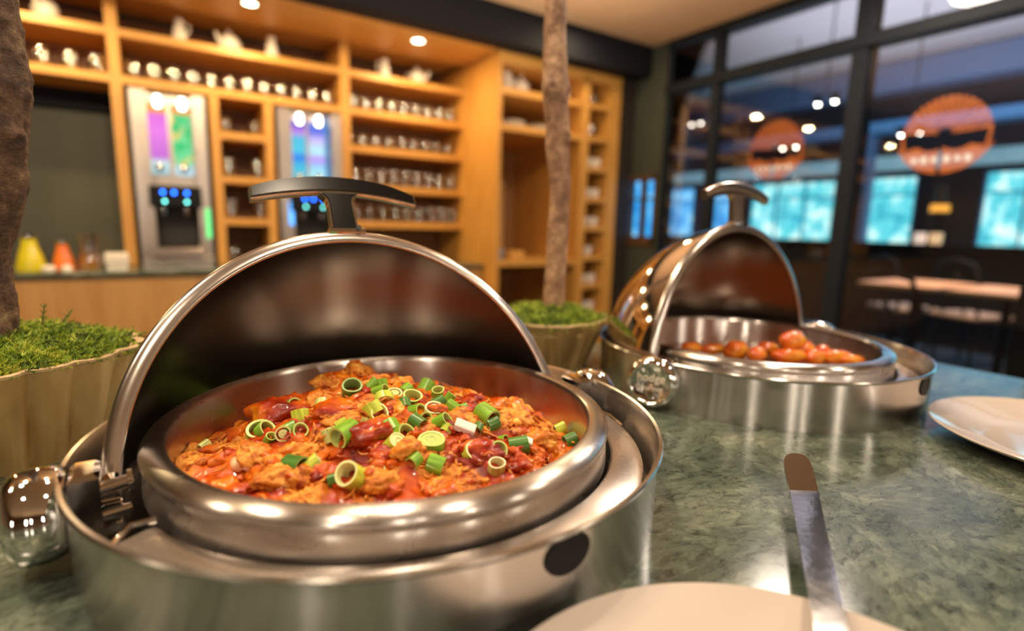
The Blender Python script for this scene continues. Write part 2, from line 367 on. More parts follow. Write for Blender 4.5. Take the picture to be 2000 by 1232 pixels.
# ------------------------------------------------------------------ shelving (left section)
sh = thing('shelving_unit', 'tall open oak shelving holding glasses and drink machines behind the counter', 'shelving')
def upright(x0, x1, y0, y1, z0, z1, p, m=M_oakv): b = MB(); b.box(x0, x1, y0, y1, z0, z1, .002); obj('upright', b, m, p, smooth=False)
def shelf(x0, x1, y0, y1, zt, p, th=.034): b = MB(); b.box(x0, x1, y0, y1, zt-th, zt, .002); obj('shelf', b, M_oakh, p, smooth=False)
BK = 3.32
for a, c in ((-1.55, -1.51), (-.83, -.79), (-.135, -.092), (.848, .896)): upright(a, c, 3.0, BK, .002, 1.143, sh)
for a, c in ((.235, .275), (.472, .512)): upright(a, c, 3.0, BK, .002, .79, sh)
for a, c in ((-1.51, -.83), (-.79, -.135), (-.092, .848), (.896, 1.574)):
    shelf(a, c, 3.0, BK, 1.018, sh); shelf(a, c, 3.0, BK, .826, sh)
for a, c in ((.275, .472), (.896, 1.574)):
    for z in (.634, .428, .228): shelf(a, c, 3.0, BK, z, sh)
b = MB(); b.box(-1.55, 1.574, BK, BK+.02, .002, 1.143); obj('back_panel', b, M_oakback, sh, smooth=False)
b = MB()
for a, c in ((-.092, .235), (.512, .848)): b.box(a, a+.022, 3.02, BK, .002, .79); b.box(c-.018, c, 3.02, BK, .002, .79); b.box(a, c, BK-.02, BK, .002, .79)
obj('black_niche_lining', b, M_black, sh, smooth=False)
cb = thing('wall_board', 'dark green board with black top band in the left shelf bay', 'board', (-.46, BK-.03, 0))
b = MB(); b.box(-.33, .325, 0, .02, .002, .70, .002); obj('board_panel', b, M_board, cb, smooth=False)
b = MB(); b.box(-.33, .325, -.03, .02, .701, .79, .002); obj('top_band', b, M_black, cb, smooth=False)
# right section, standing further forward
rs = thing('shelving_unit', 'oak shelving section with narrow cup column, standing forward at right end of counter', 'shelving')
RF = 2.6
upright(1.575, 1.60, RF, BK, -.9, 1.143, rs); upright(2.165, 2.222, RF, BK, -.9, 1.10, rs); upright(2.385, 2.47, RF, BK, -.9, 1.143, rs)
b = MB(); b.box(1.60, 2.385, RF, BK, 1.085, 1.143); obj('top_board', b, M_oakh, rs, smooth=False)
for z in (.965, .775, .03): shelf(1.60, 2.165, RF, BK, z, rs, .036)
for z in (.965, .775, .595, .41, .235, .05, -.13, -.31, -.5): shelf(2.222, 2.385, RF, BK, z, rs, .03)
b = MB(); b.box(1.60, 2.385, BK, BK+.02, -.9, 1.143); obj('back_panel', b, wood('oak_back_lit', (.32, .15, .045), (.45, .23, .075), .5, (10, 10, 1)), rs, smooth=False)  # lighter copy of the back oak, brighter light put into its colour
bd = MB(); bd.box(-.13, .12, 0, .30, 0, .47, .003); tag(obj('oak_box', bd, wood('pale_oak_box', (.50, .28, .10), (.62, .38, .15), .5, (10, 10, 1)), smooth=False), 'pale oak panel box standing inside the wide recess of the right shelving', 'box').location = (1.74, 2.98, .031)
# back counter
bc = thing('back_counter', 'long back counter with green marble top and oak front below the shelving', 'counter')
b = MB(); b.box(-2.6, 1.572, 2.715, 3.34, -.02, 0, .002); obj('worktop', b, M_marble, bc, smooth=False)
xs = [-2.6, -1.9, -1.2, -.52, .16, .84, 1.572]
for a, c in zip(xs, xs[1:]): b = MB(); b.box(a+.001, c-.001, 2.74, 2.76, -.82, -.021, .0015); obj('front_panel', b, M_panel, bc, smooth=False)
b = MB(); b.box(-2.6, 1.572, 2.80, 3.3, -.9, -.021); obj('carcass', b, M_panel, bc, smooth=False)
# soffit downlights
for i, (s, D) in enumerate(SOFF):
    t = thing('downlight', ('round downlight in oak soffit above the left board bay', 'round downlight in the oak soffit beyond the left frame edge', 'round downlight in oak soffit above the first drink machine', 'round downlight in oak soffit above the rows of glasses')[(1, 0, 2, 3)[i]], 'light', (s, D, 1.145), group='downlights in the oak soffit')
    b = MB(); b.lathe([(.028, -.004), (.034, -.004), (.036, 0)], 24); obj('trim_ring', b, M_white, t)
    m_ = bpy.data.materials.get('lamp_glow')
    if not m_:
        m_ = mat('lamp_glow', (1, 1, 1)); BS(m_).inputs['Emission Color'].default_value = (1, .82, .55, 1); BS(m_).inputs['Emission Strength'].default_value = 14
    b = MB(); b.lathe([(0, -.002), (.028, -.003)], 24); obj('lens', b, m_, t)

# ------------------------------------------------------------------ drink machines
M_fascia = steel('machine_steel_fascia', .30, col=(.44, .39, .36))
def screen_mat(name, kind):
    m = bpy.data.materials.new(name); m.use_nodes = True; nt = m.node_tree; nt.nodes.remove(nt.nodes['Principled BSDF'])
    em = nt.nodes.new('ShaderNodeEmission'); em.inputs[1].default_value = 1.0
    tc = nd(m, 'ShaderNodeTexCoord'); sp = nd(m, 'ShaderNodeSeparateXYZ'); lk(m, tc.outputs['Generated'], sp.inputs[0])
    if kind == 'magenta': col = ramp(m, sp.outputs['Z'], [(0, (.35, .55, .60)), (.17, (.55, .75, .75)), (.24, (.55, .16, .60)), (.6, (.78, .22, .75)), (.84, (.75, .18, .70)), (.87, (.9, .35, .08)), (1, (.9, .38, .12))])
    elif kind == 'green':
        n = tex(m, 'ShaderNodeTexVoronoi', 26); c1 = ramp(m, n.outputs['Color'], [(.3, (.06, .55, .18)), (.5, (.25, .75, .35)), (.62, (.95, .55, .08)), (.8, (.15, .65, .30))])
        mx = nd(m, 'ShaderNodeMixRGB'); st = ramp(m, sp.outputs['Z'], [(.14, (0, 0, 0)), (.17, (1, 1, 1)), (.86, (1, 1, 1)), (.88, (0, 0, 0))]); lk(m, st, mx.inputs[0])
        c2 = ramp(m, sp.outputs['Z'], [(.1, (.5, .7, .75)), (.8, (.9, .35, .10))]); lk(m, c2, mx.inputs[1]); lk(m, c1, mx.inputs[2]); col = mx.outputs[0]
    elif kind == 'cyan':
        col = ramp(m, sp.outputs['Z'], [(0, (.10, .55, .70)), (.25, (.08, .50, .70)), (.42, (.05, .20, .75)), (.5, (.10, .55, .75)), (.72, (.10, .50, .72)), (.80, (.55, .25, .75)), (.92, (.12, .10, .60)), (1, (.25, .2, .6))])
    elif kind == 'violet':
        col = ramp(m, sp.outputs['Z'], [(0, (.15, .45, .75)), (.12, (.45, .85, .85)), (.28, (.30, .60, .85)), (.4, (.50, .25, .85)), (.52, (.45, .85, .88)), (.7, (.60, .50, .85)), (.85, (.10, .15, .75)), (1, (.2, .3, .7))])
    else: col = ramp(m, sp.outputs['Z'], [(0, (.10, .25, .50)), (1, (.12, .28, .55))])
    lk(m, col, em.inputs[0]); lk(m, em.outputs[0], nt.nodes['Material Output'].inputs[0]); return m
def emis(name, c, s):
    m = mat(name, c, .5); BS(m).inputs['Emission Color'].default_value = (*c, 1); BS(m).inputs['Emission Strength'].default_value = s; return m
M_ledb = emis('blue_led', (.01, .12, 1.0), 14); M_ledc = emis('cyan_led', (.15, .75, .70), 7); M_hot = emis('lamp_reflection_glow', (1, .93, .85), 6)
M_side = emis('side_glow_green', (.10, .75, .25), .8); M_sideb = emis('side_glow_blue', (.05, .35, 1.0), 1.6)
def machine(sx, kinds, label, side, w=.142):
    t = thing('drink_dispenser', label, 'dispenser', (sx, 2.955, .0))
    b = MB(); b.box(-w, w, .0, .25, .0, .045, .004); obj('plinth', b, M_fascia, t, smooth=False)
    b = MB(); b.box(-w, -w+.062, .0, .25, .046, .775, .004); b.box(w-.05, w, .0, .25, .046, .775, .004); b.box(-w+.062, w-.05, .10, .25, .34, .775); obj('housing', b, M_fascia, t, smooth=False)
    b = MB(); b.box(-w+.062, w-.05, .16, .25, .046, .339); obj('dispensing_niche', b, M_dark, t, smooth=False)
    b = MB(); b.box(-w+.045, w-.035, -.02, .12, .27, .365, .006); obj('control_block', b, M_black, t, smooth=False)
    b = MB(); b.box(-.085, .10, -.05, .10, .046, .085, .006); obj('drip_tray', b, M_fascia, t, smooth=False)
    for k, x in ((0, -.083), (1, .012)):
        b = MB(); b.box(x, x+.075, .08, .10, .42, .735, .002); obj('display', b, screen_mat('display_'+kinds[k], kinds[k]), t, smooth=False)
        b = MB(); b.lathe([(0, 0), (.013, .004), (.015, .03), (.012, .05), (0, .055)], 12, (x+.045, .065, .712)); obj('lamp_reflection', b, M_hot, t)  # lamp reflections on the machine, put in as glowing bulges
        b = MB(); b.lathe([(0, 0), (.016, .004), (.02, .02), (.016, .036), (0, .04)], 14, (x+.035, .06, .43)); obj('valve', b, M_chrome, t)
        b = MB(); b.tube([(x+.035, .03, .275), (x+.035, .03, .235)], .012, 12); obj('spout', b, M_chrome, t)
    b = MB(); b.box(.092, .108, .085, .10, .42, .77, .001); obj('display_edge', b, screen_mat('display_edge', 'edge'), t, smooth=False)
    for x in (-.045, -.002, .048):
        b = MB(); b.lathe([(.0065, 0), (.005, .004), (0, .005)], 12, M=Matrix.Rotation(pi/2, 3, 'X')); o = obj('button_light', b, M_ledb, t); o.location = (x, -.021, .335)
    for x in (-.040, .046):
        b = MB(); b.lathe([(.006, 0), (.005, .004), (0, .005)], 12, M=Matrix.Rotation(pi/2, 3, 'X')); o = obj('button_light', b, M_ledc, t); o.location = (x, -.021, .295)
    b = MB(); b.box(side[0], side[0]+.02, -.003, .0, side[1], side[2]); obj('side_display', b, side[3], t, smooth=False)
    return t
machine(.07, ('magenta', 'green'), 'juice dispenser with magenta and green lit displays and blue buttons', (.118, .13, .27, M_side))
machine(.68, ('cyan', 'violet'), 'juice dispenser with cyan and violet lit displays, behind the dish handle', (-.118, .20, .32, M_sideb), .155)

# ------------------------------------------------------------------ glasses, cups, teapots
M_tumb = bpy.data.materials.new('clear_glass'); M_tumb.use_nodes = True; nt = M_tumb.node_tree; nt.nodes.remove(nt.nodes['Principled BSDF'])
tr = nt.nodes.new('ShaderNodeBsdfTransparent'); gl = nt.nodes.new('ShaderNodeBsdfGlossy'); gl.inputs['Roughness'].default_value = .05; mx = nt.nodes.new('ShaderNodeMixShader')
lw = nt.nodes.new('ShaderNodeLayerWeight'); lw.inputs[0].default_value = .35; mr = nt.nodes.new('ShaderNodeMapRange'); mr.inputs[3].default_value = .20; mr.inputs[4].default_value = .85; tr.inputs[0].default_value = (.90, .90, .88, 1)
lk(M_tumb, lw.outputs['Facing'], mr.inputs[0]); lk(M_tumb, mr.outputs[0], mx.inputs[0]); lk(M_tumb, tr.outputs[0], mx.inputs[1]); lk(M_tumb, gl.outputs[0], mx.inputs[2]); lk(M_tumb, mx.outputs[0], nt.nodes['Material Output'].inputs[0])
tum = MB(); tum.lathe([(0, .004), (.020, .006), (.029, .022), (.0315, .04), (.0295, .062), (.0265, .078), (.0275, .08), (.0285, .078), (.0315, .062), (.0332, .04), (.031, .020), (.022, .001), (0, 0)], 20)
stk = MB(); stk.lathe([(0, .004), (.023, .004), (.03, .05), (.031, .052), (.032, .05), (.025, .001), (0, 0)], 20); stk.lathe([(0, .040), (.024, .041), (.031, .088), (.032, .09), (.033, .088), (.026, .038), (0, .036)], 20)
cupm = MB(); cupm.lathe([(0, .004), (.018, .004), (.030, .03), (.033, .055), (.0345, .055), (.032, .028), (.020, 0), (0, 0)], 20)
cupm.tube([(.031, 0, .045), (.045, 0, .043), (.049, 0, .03), (.042, 0, .018), (.028, 0, .016)], .003, 8)
def tea_pot():
    t = thing('teapot', 'x', 'teapot'); 
    b = MB(); b.lathe([(0, .0), (.032, 0), (.045, .02), (.048, .045), (.038, .07), (.026, .078), (0, .079)], 28); obj('body', b, M_white, t)
    b = MB(); b.lathe([(.026, .079), (.02, .086), (.006, .09), (.009, .098), (.006, .104), (0, .105)], 20); obj('lid', b, M_white, t)
    b = MB(); b.tube([(-.04, 0, .03), (-.062, 0, .05), (-.072, 0, .078)], [.011, .008, .005], 10); obj('spout', b, M_white, t)
    b = MB(); b.tube([(.038, 0, .062), (.062, 0, .066), (.07, 0, .045), (.060, 0, .026), (.043, 0, .022)], .005, 8); obj('handle', b, M_white, t)
    return t
def jug():
    t = thing('milk_jug', 'x', 'jug')
    b = MB(); b.lathe([(0, 0), (.034, 0), (.034, .01), (.026, .05), (.017, .085), (.019, .1), (.021, .102), (.0175, .1), (.0155, .085), (0, .08)], 24); obj('body', b, M_white, t)
    b = MB(); b.tube([(.018, 0, .088), (.038, 0, .085), (.042, 0, .06), (.028, 0, .04)], .004, 8); obj('handle', b, M_white, t); return t
gl0 = obj('drinking_glass', tum, M_tumb); gs0 = obj('stacked_glasses', stk, M_tumb); cp0 = obj('cup', cupm, M_white)
used = {}
def put(o, loc, label, cat, group, rz=0):
    if o.name not in used: used[o.name] = 1; c = o
    else: c = o.copy(); C.objects.link(c)
    c.location = loc; c.rotation_euler = (0, 0, rz); tag(c, label, cat, group); return c
ORD = ['leftmost', 'second from the left', 'third from the left', 'fourth from the left', 'fifth from the left', 'sixth from the left', 'seventh from the left', 'eighth from the left', 'ninth from the left', 'tenth from the left', 'eleventh from the left', 'twelfth from the left']
def row(o, xs, D, z, label, group, cat='glass'):
    for i, x in enumerate(xs):
        pos = 'rightmost' if i == len(xs)-1 else ORD[i]
        put(o, (x, D+random.uniform(-.012, .012), z), label+', '+pos, cat, group, random.uniform(-.5, .5))
fr_ = lambda a, c, n: [a+(c-a)*i/(n-1)+random.uniform(-.001, .001) for i in range(n)]
row(gl0, fr_(-.05, .80, 12), 3.09, .827, 'clear glass in row above the two drink machines', 'glasses above the drink machines')
row(gl0, fr_(.94, 1.53, 9), 3.09, .827, 'clear glass, second shelf of wide right bay', 'glasses on second shelf of right bay')
row(gl0, fr_(.93, 1.53, 9), 3.13, .635, 'clear glass, dim third shelf of wide right bay', 'glasses on third shelf of right bay')
row(gs0, fr_(.94, 1.53, 9), 3.08, .429, 'nested clear glasses, fourth shelf of wide right bay', 'glasses on fourth shelf of right bay')
row(gs0, fr_(.94, 1.54, 9), 3.06, .229, 'nested clear glasses, bottom shelf of wide right bay', 'glasses on bottom shelf of right bay')
row(gl0, fr_(-.36, -.175, 3), 3.07, .827, 'clear glass on shelf above the dark green board', 'glasses above the board')
row(gl0, fr_(-.72, -.45, 4), 3.07, .827, 'clear glass on far left shelf behind tree trunk', 'glasses behind the trunk')
row(gl0, fr_(.309, .442, 2), 3.10, .635, 'clear glass on top shelf between drink machines', 'glasses on narrow top shelf')
row(gs0, fr_(.309, .442, 2), 3.07, .429, 'nested glasses on middle shelf between drink machines', 'glasses on narrow middle shelf')
row(gs0, fr_(.309, .442, 2), 3.07, .229, 'nested glasses on low shelf between drink machines', 'glasses on narrow low shelf')
row(gl0, fr_(.309, .442, 2), 3.07, .001, 'clear glass on counter between drink machines', 'glasses on counter between machines')
tp = tea_pot(); jg = jug(); lab = ['white teapot on top shelf, right of the first machine', 'white teapot on top shelf above the first drink machine', 'white teapot on top shelf at right bay', 'white teapot in top left niche of the right shelving', 'white teapot behind tree trunk on right shelving']
tp.location = (.346, 3.10, 1.019); tp.rotation_euler = (0, 0, .6); tp['label'] = 'white teapot on top shelf between two white jugs'; tp['group'] = 'white pots on the top shelf'
dup(tp, (1.325, 3.10, 1.019), 2.4, 'white teapot on top shelf right of a slim jug, above the glass rows', 'white pots on the top shelf')
dup(tp, (1.80, 2.72, .966), .3, 'white teapot in top niche of the forward oak section', 'white pots on the top shelf')
dup(tp, (-.335, 3.10, 1.019), 1.2, 'white teapot on top shelf over the dark green board', 'white pots on the top shelf')
jg.location = (.14, 3.08, 1.019); jg['label'] = 'white jug on top shelf, leftmost above the first drink machine'; jg['group'] = 'white jugs on the shelves'
dup(jg, (.535, 3.08, 1.019), 2.0, 'white jug on top shelf right of the teapot, above second machine', 'white jugs on the shelves')
dup(jg, (1.12, 3.08, 1.019), 3.0, 'slim white jug on top shelf above the rows of glasses', 'white jugs on the shelves')
dup(jg, (1.69, 2.70, .966), .2, 'white jug beside teapot in top niche of the forward oak section', 'white jugs on the shelves')
dup(jg, (2.10, 2.70, .966), .2, 'white jug just right of the slim tree trunk in top niche', 'white jugs on the shelves')
# stacked plates on second shelf of the forward section
pst = MB(); pst.lathe([(0, 0), (.05, 0), (.085, .008), (.086, .010), (.05, .004), (0, .003)], 28)
pl0 = obj('side_plate', pst, M_white)
for k in range(6): put(pl0, (1.76, 2.76, .776+k*.0065), 'white side plate in left stack below the teapot niche, '+('lowest', 'second up', 'third up', 'fourth up', 'fifth up', 'topmost')[k], 'plate', 'left stack of side plates')
for k in range(5): put(pl0, (1.95, 2.76, .776+k*.0065), 'white side plate in right stack behind the slim trunk, '+('lowest', 'second up', 'third up', 'fourth up', 'topmost')[k], 'plate', 'right stack of side plates')
for (x, z, n) in ((0, .596, 2), (0, .411, 2), (0, .236, 2), (0, .051, 1), (0, -.129, 2), (0, -.309, 2)):
    for k in range(n): put(cp0, (2.265+.075*k if n == 2 else 2.30, 2.66, z), 'white cup in the narrow oak column, shelf %s' % {.596: 'third from top', .411: 'fourth from top', .236: 'fifth from top', .051: 'level with the counter', -.129: 'just below counter level', -.309: 'lowest in view'}[z]+('' if n == 1 else (', left one', ', right one')[k]), 'cup', 'cups in the narrow column', 1.57+random.uniform(-.1, .1))
for (z, k) in ((.776, 0), (.966, 0)): put(gl0, (2.30, 2.68, z), 'clear glass in the narrow oak column, %s compartment' % ('second' if z < .9 else 'top'), 'glass', 'glasses in the narrow column')
# small wooden caddy in recess
b = MB(); b.box(-.05, .05, -.04, .04, 0, .05, .003); tag(obj('wooden_box', b, M_oakh, smooth=False), 'small orange wooden box at the left foot of the wide recess', 'box').location = (1.75, 2.68, .031)
b = MB(); b.lathe([(0, 0), (.03, 0), (.034, .03), (.03, .06), (.031, .062), (.036, .03), (0, .0)], 20); tag(obj('grey_pot', b, mat('grey_glaze', (.25, .25, .28), .3)), 'small grey pot left of the wooden box in the wide recess', 'pot').location = (1.645, 2.68, .031)
# things on the back counter in the left bay
def bottle(name, label, cat, loc, col, sc_=1, prof=None):
    t = thing(name, label, cat, loc)
    prof = prof or [(0, 0), (.042, 0), (.044, .008), (.034, .05), (.022, .09), (.020, .11), (0, .11)]
    b = MB(); b.lathe([(r*sc_, z*sc_) for r, z in prof], 28); obj('body', b, mat(name+'_juice', col, .15, Coat_Weight=.5), t)
    b = MB(); b.lathe([(0, .111*sc_), (.021*sc_, .111*sc_), (.022*sc_, .128*sc_), (.006*sc_, .132*sc_), (0, .133*sc_)], 20); obj('stopper', b, M_tumb, t); return t
bottle('juice_carafe', 'yellow green juice carafe beside the dark tree trunk', 'carafe', (-.435, 2.83, 0), (.62, .55, .02), 1.15)
bottle('juice_carafe', 'small orange red juice carafe in the middle of the left bay', 'carafe', (-.335, 2.84, 0), (.75, .18, .03), .95)
t = thing('juice_pitcher', 'clear glass pitcher with orange juice at its bottom, right of the orange red carafe', 'pitcher', (-.248, 2.84, 0))
b = MB(); b.lathe([(0, .002), (.038, .002), (.041, .02), (.030, .075), (.027, .10), (.035, .148), (.0365, .148), (.029, .10), (.032, .075), (.043, .02), (.04, 0), (0, 0)], 28); obj('body', b, M_tumb, t)
b = MB(); b.lathe([(0, .003), (.037, .003), (.0395, .02), (.034, .055), (0, .055)], 28); obj('juice', b, mat('orange_juice', (.95, .42, .01), .2), t)
b = MB(); b.tube([(.033, 0, .135), (.058, 0, .125), (.056, 0, .08), (.036, 0, .055)], .004, 8); obj('handle', b, M_tumb, t)
b = MB(); b.box(-.042, .042, -.03, .03, .02, .07, .008); b.box(-.036, .036, -.024, .024, 0, .02); tag(obj('white_butter_box', b, M_white), 'white rounded box on a low foot, beside the first oak upright', 'box').location = (-.158, 2.84, .0)
b = MB(); b.lathe([(0, 0), (.02, 0), (.024, .012), (.018, .024), (0, .027)], 20); tag(obj('small_bowl', b, M_white), 'tiny white lidded bowl between yellow and orange red carafes', 'bowl').location = (-.375, 2.77, .0)
b = MB(); b.lathe([(0, 0), (.016, 0), (.019, .012), (.012, .026), (0, .028)], 20); tag(obj('salt_pot', b, M_white), 'small white pot at the counter front below the orange red carafe', 'pot').location = (-.318, 2.755, .0)

# ------------------------------------------------------------------ dining room beyond the glass
M_tbl = wood('table_oak', (.50, .26, .12), (.62, .36, .18), .5, (1, 1, 1)); M_seat = mat('beige_seat_fabric', (.45, .34, .27), .8)
def table(loc, label, w, d):
    t = thing('dining_table', label, 'table', loc, group='tables beyond the glass')
    b = MB(); b.box(-w, w, -d, d, .72, .75, .004); obj('tabletop', b, M_tbl, t, smooth=False)
    b = MB(); b.tube([(0, 0, .02), (0, 0, .72)], .03, 12); b.lathe([(0, 0), (.22, 0), (.22, .015), (.03, .03)], 24); obj('pedestal', b, M_frame, t)
    return t
table((5.2, 1.88, -.9), 'oak dining table beyond the glass, the left one below the amber lamp', .42, .27)
table((5.2, 1.30, -.9), 'oak dining table beyond the glass, the right one near dark cabinet', .42, .25)
def chair(loc, rz, label, seatm):
    t = thing('dining_chair', label, 'chair', loc, rz, 'chairs beyond the glass')
    b = MB(); b.box(-.21, .21, -.21, .21, .42, .47, .015); obj('seat', b, seatm, t)
    b = MB(); b.tube([(-.2, .19, .47), (-.21, .22, .75), (-.15, .235, .90), (0, .24, .94), (.15, .235, .90), (.21, .22, .75), (.2, .19, .47)], .013, 10)
    b.tube([(-.09, .2, .47), (-.1, .225, .7), (0, .235, .82), (.1, .225, .7), (.09, .2, .47)], .010, 8); obj('backrest', b, M_frame, t)
    for x in (-.18, .18):
        for y in (-.18, .18): b = MB(); b.tube([(x, y, .42), (x*1.15, y*1.15, 0)], [.015, .011], 8); obj('leg', b, M_frame, t)
    return t
chair((5.95, 2.25, -.9), 1.0, 'beige seated chair under the left dining table', M_seat)
chair((5.95, 1.72, -.9), 1.2, 'beige seated chair under the right dining table', M_seat)
chair((3.35, 1.46, -.9), 2.2, 'black bentwood chair just beyond the thick glazing post', M_frame)
chair((3.9, 2.05, -.9), -.9, 'black bentwood chair beyond the slim glazing post, right of the second dish', M_frame)
t = thing('service_cabinet', 'dark cabinet beyond the glass at the right frame edge', 'cabinet', (3.2, .42, -.9))
b = MB(); b.box(-.2, .2, -.4, .3, 0, .95, .004); obj('body', b, M_black, t, smooth=False); b = MB(); b.box(-.215, -.201, -.38, .28, .05, .9, .002); obj('door', b, M_frame, t, smooth=False)
t = thing('amber_lamp', 'table lamp with glowing amber band on the far window ledge', 'lamp', (FW-.2, 2.36, .151))
b = MB(); b.lathe([(0, 0), (.07, 0), (.07, .02), (.015, .04), (.015, .28), (0, .28)], 20); obj('base', b, M_frame, t)
b = MB(); b.lathe([(.085, .33), (.08, .40)], 28); obj('shade', b, emis('amber_glow', (1, .42, .05), 1.1), t)
b = MB(); b.lathe([(.078, .29), (.04, .60), (0, .61)], 20); obj('glass_top', b, mat('brown_glass', (.09, .06, .035), .2), t)
for i, (x, c) in enumerate(((2.30, (1, .6, .3)), (2.44, (1, .75, .6)))):
    t = thing('candle_jar', 'small glowing jar on the far ledge, %s of the amber lamp foot' % ('right', 'left')[i], 'candle', (FW-.36, x, .151), group='glowing jars on the ledge')
    b = MB(); b.lathe([(0, 0), (.05, 0), (.055, .10), (.05, .11), (.045, .10), (0, .03)], 20); obj('jar', b, emis('jar_glow', c, .7), t)
def reflection_pair(p, label):  # ceiling lights reflected in the glass, put in as added glowing fixtures
    t = thing('light_reflection', label, 'light', p, group='twin light reflections in the glass')
    b = MB(); b.tube([(0, 0, .03), (0, 0, 2.05-p[2])], .006, 8); b.box(-.012, .012, -.11, .11, .02, .035); obj('stem', b, M_frame, t)
    for y in (-.075, .06):
        b = MB(); b.lathe([(0, .02), (.03, .02), (.034, -.04), (.028, -.03)], 16, (0, y, 0)); obj('shade', b, M_frame, t)
        b = MB(); b.lathe([(0, -.045), (.024, -.030), (.026, -.02), (0, -.01)], 14, (0, y, 0)); obj('reflection_bulb', b, emis('reflection_glow', (1, .9, .75), 40), t)
reflection_pair((4.6, 2.48, 1.305), 'bright twin ceiling light reflection, between the thick post and second logo')
reflection_pair((5.2, 2.09, 1.08), 'bright twin ceiling light reflection seen through the larger orange logo')
reflection_pair((5.2, 3.11, 1.08), 'twin ceiling light reflection seen through the smaller orange logo')
reflection_pair((5.6, 4.57, 1.55), 'twin ceiling light reflection at the narrow glass pane by the dark green wall')

# ------------------------------------------------------------------ island counter
ic = thing('island_counter', 'buffet counter with polished green marble top in the foreground', 'counter')
b = MB(); b.box(-1.9, 1.15, -1.0, .775, -.03, 0, .003); obj('worktop', b, M_marble, ic, smooth=False)
b = MB(); b.box(-1.85, 1.10, -.9, .74, -.9, -.031); obj('base', b, M_panel, ic, smooth=False)

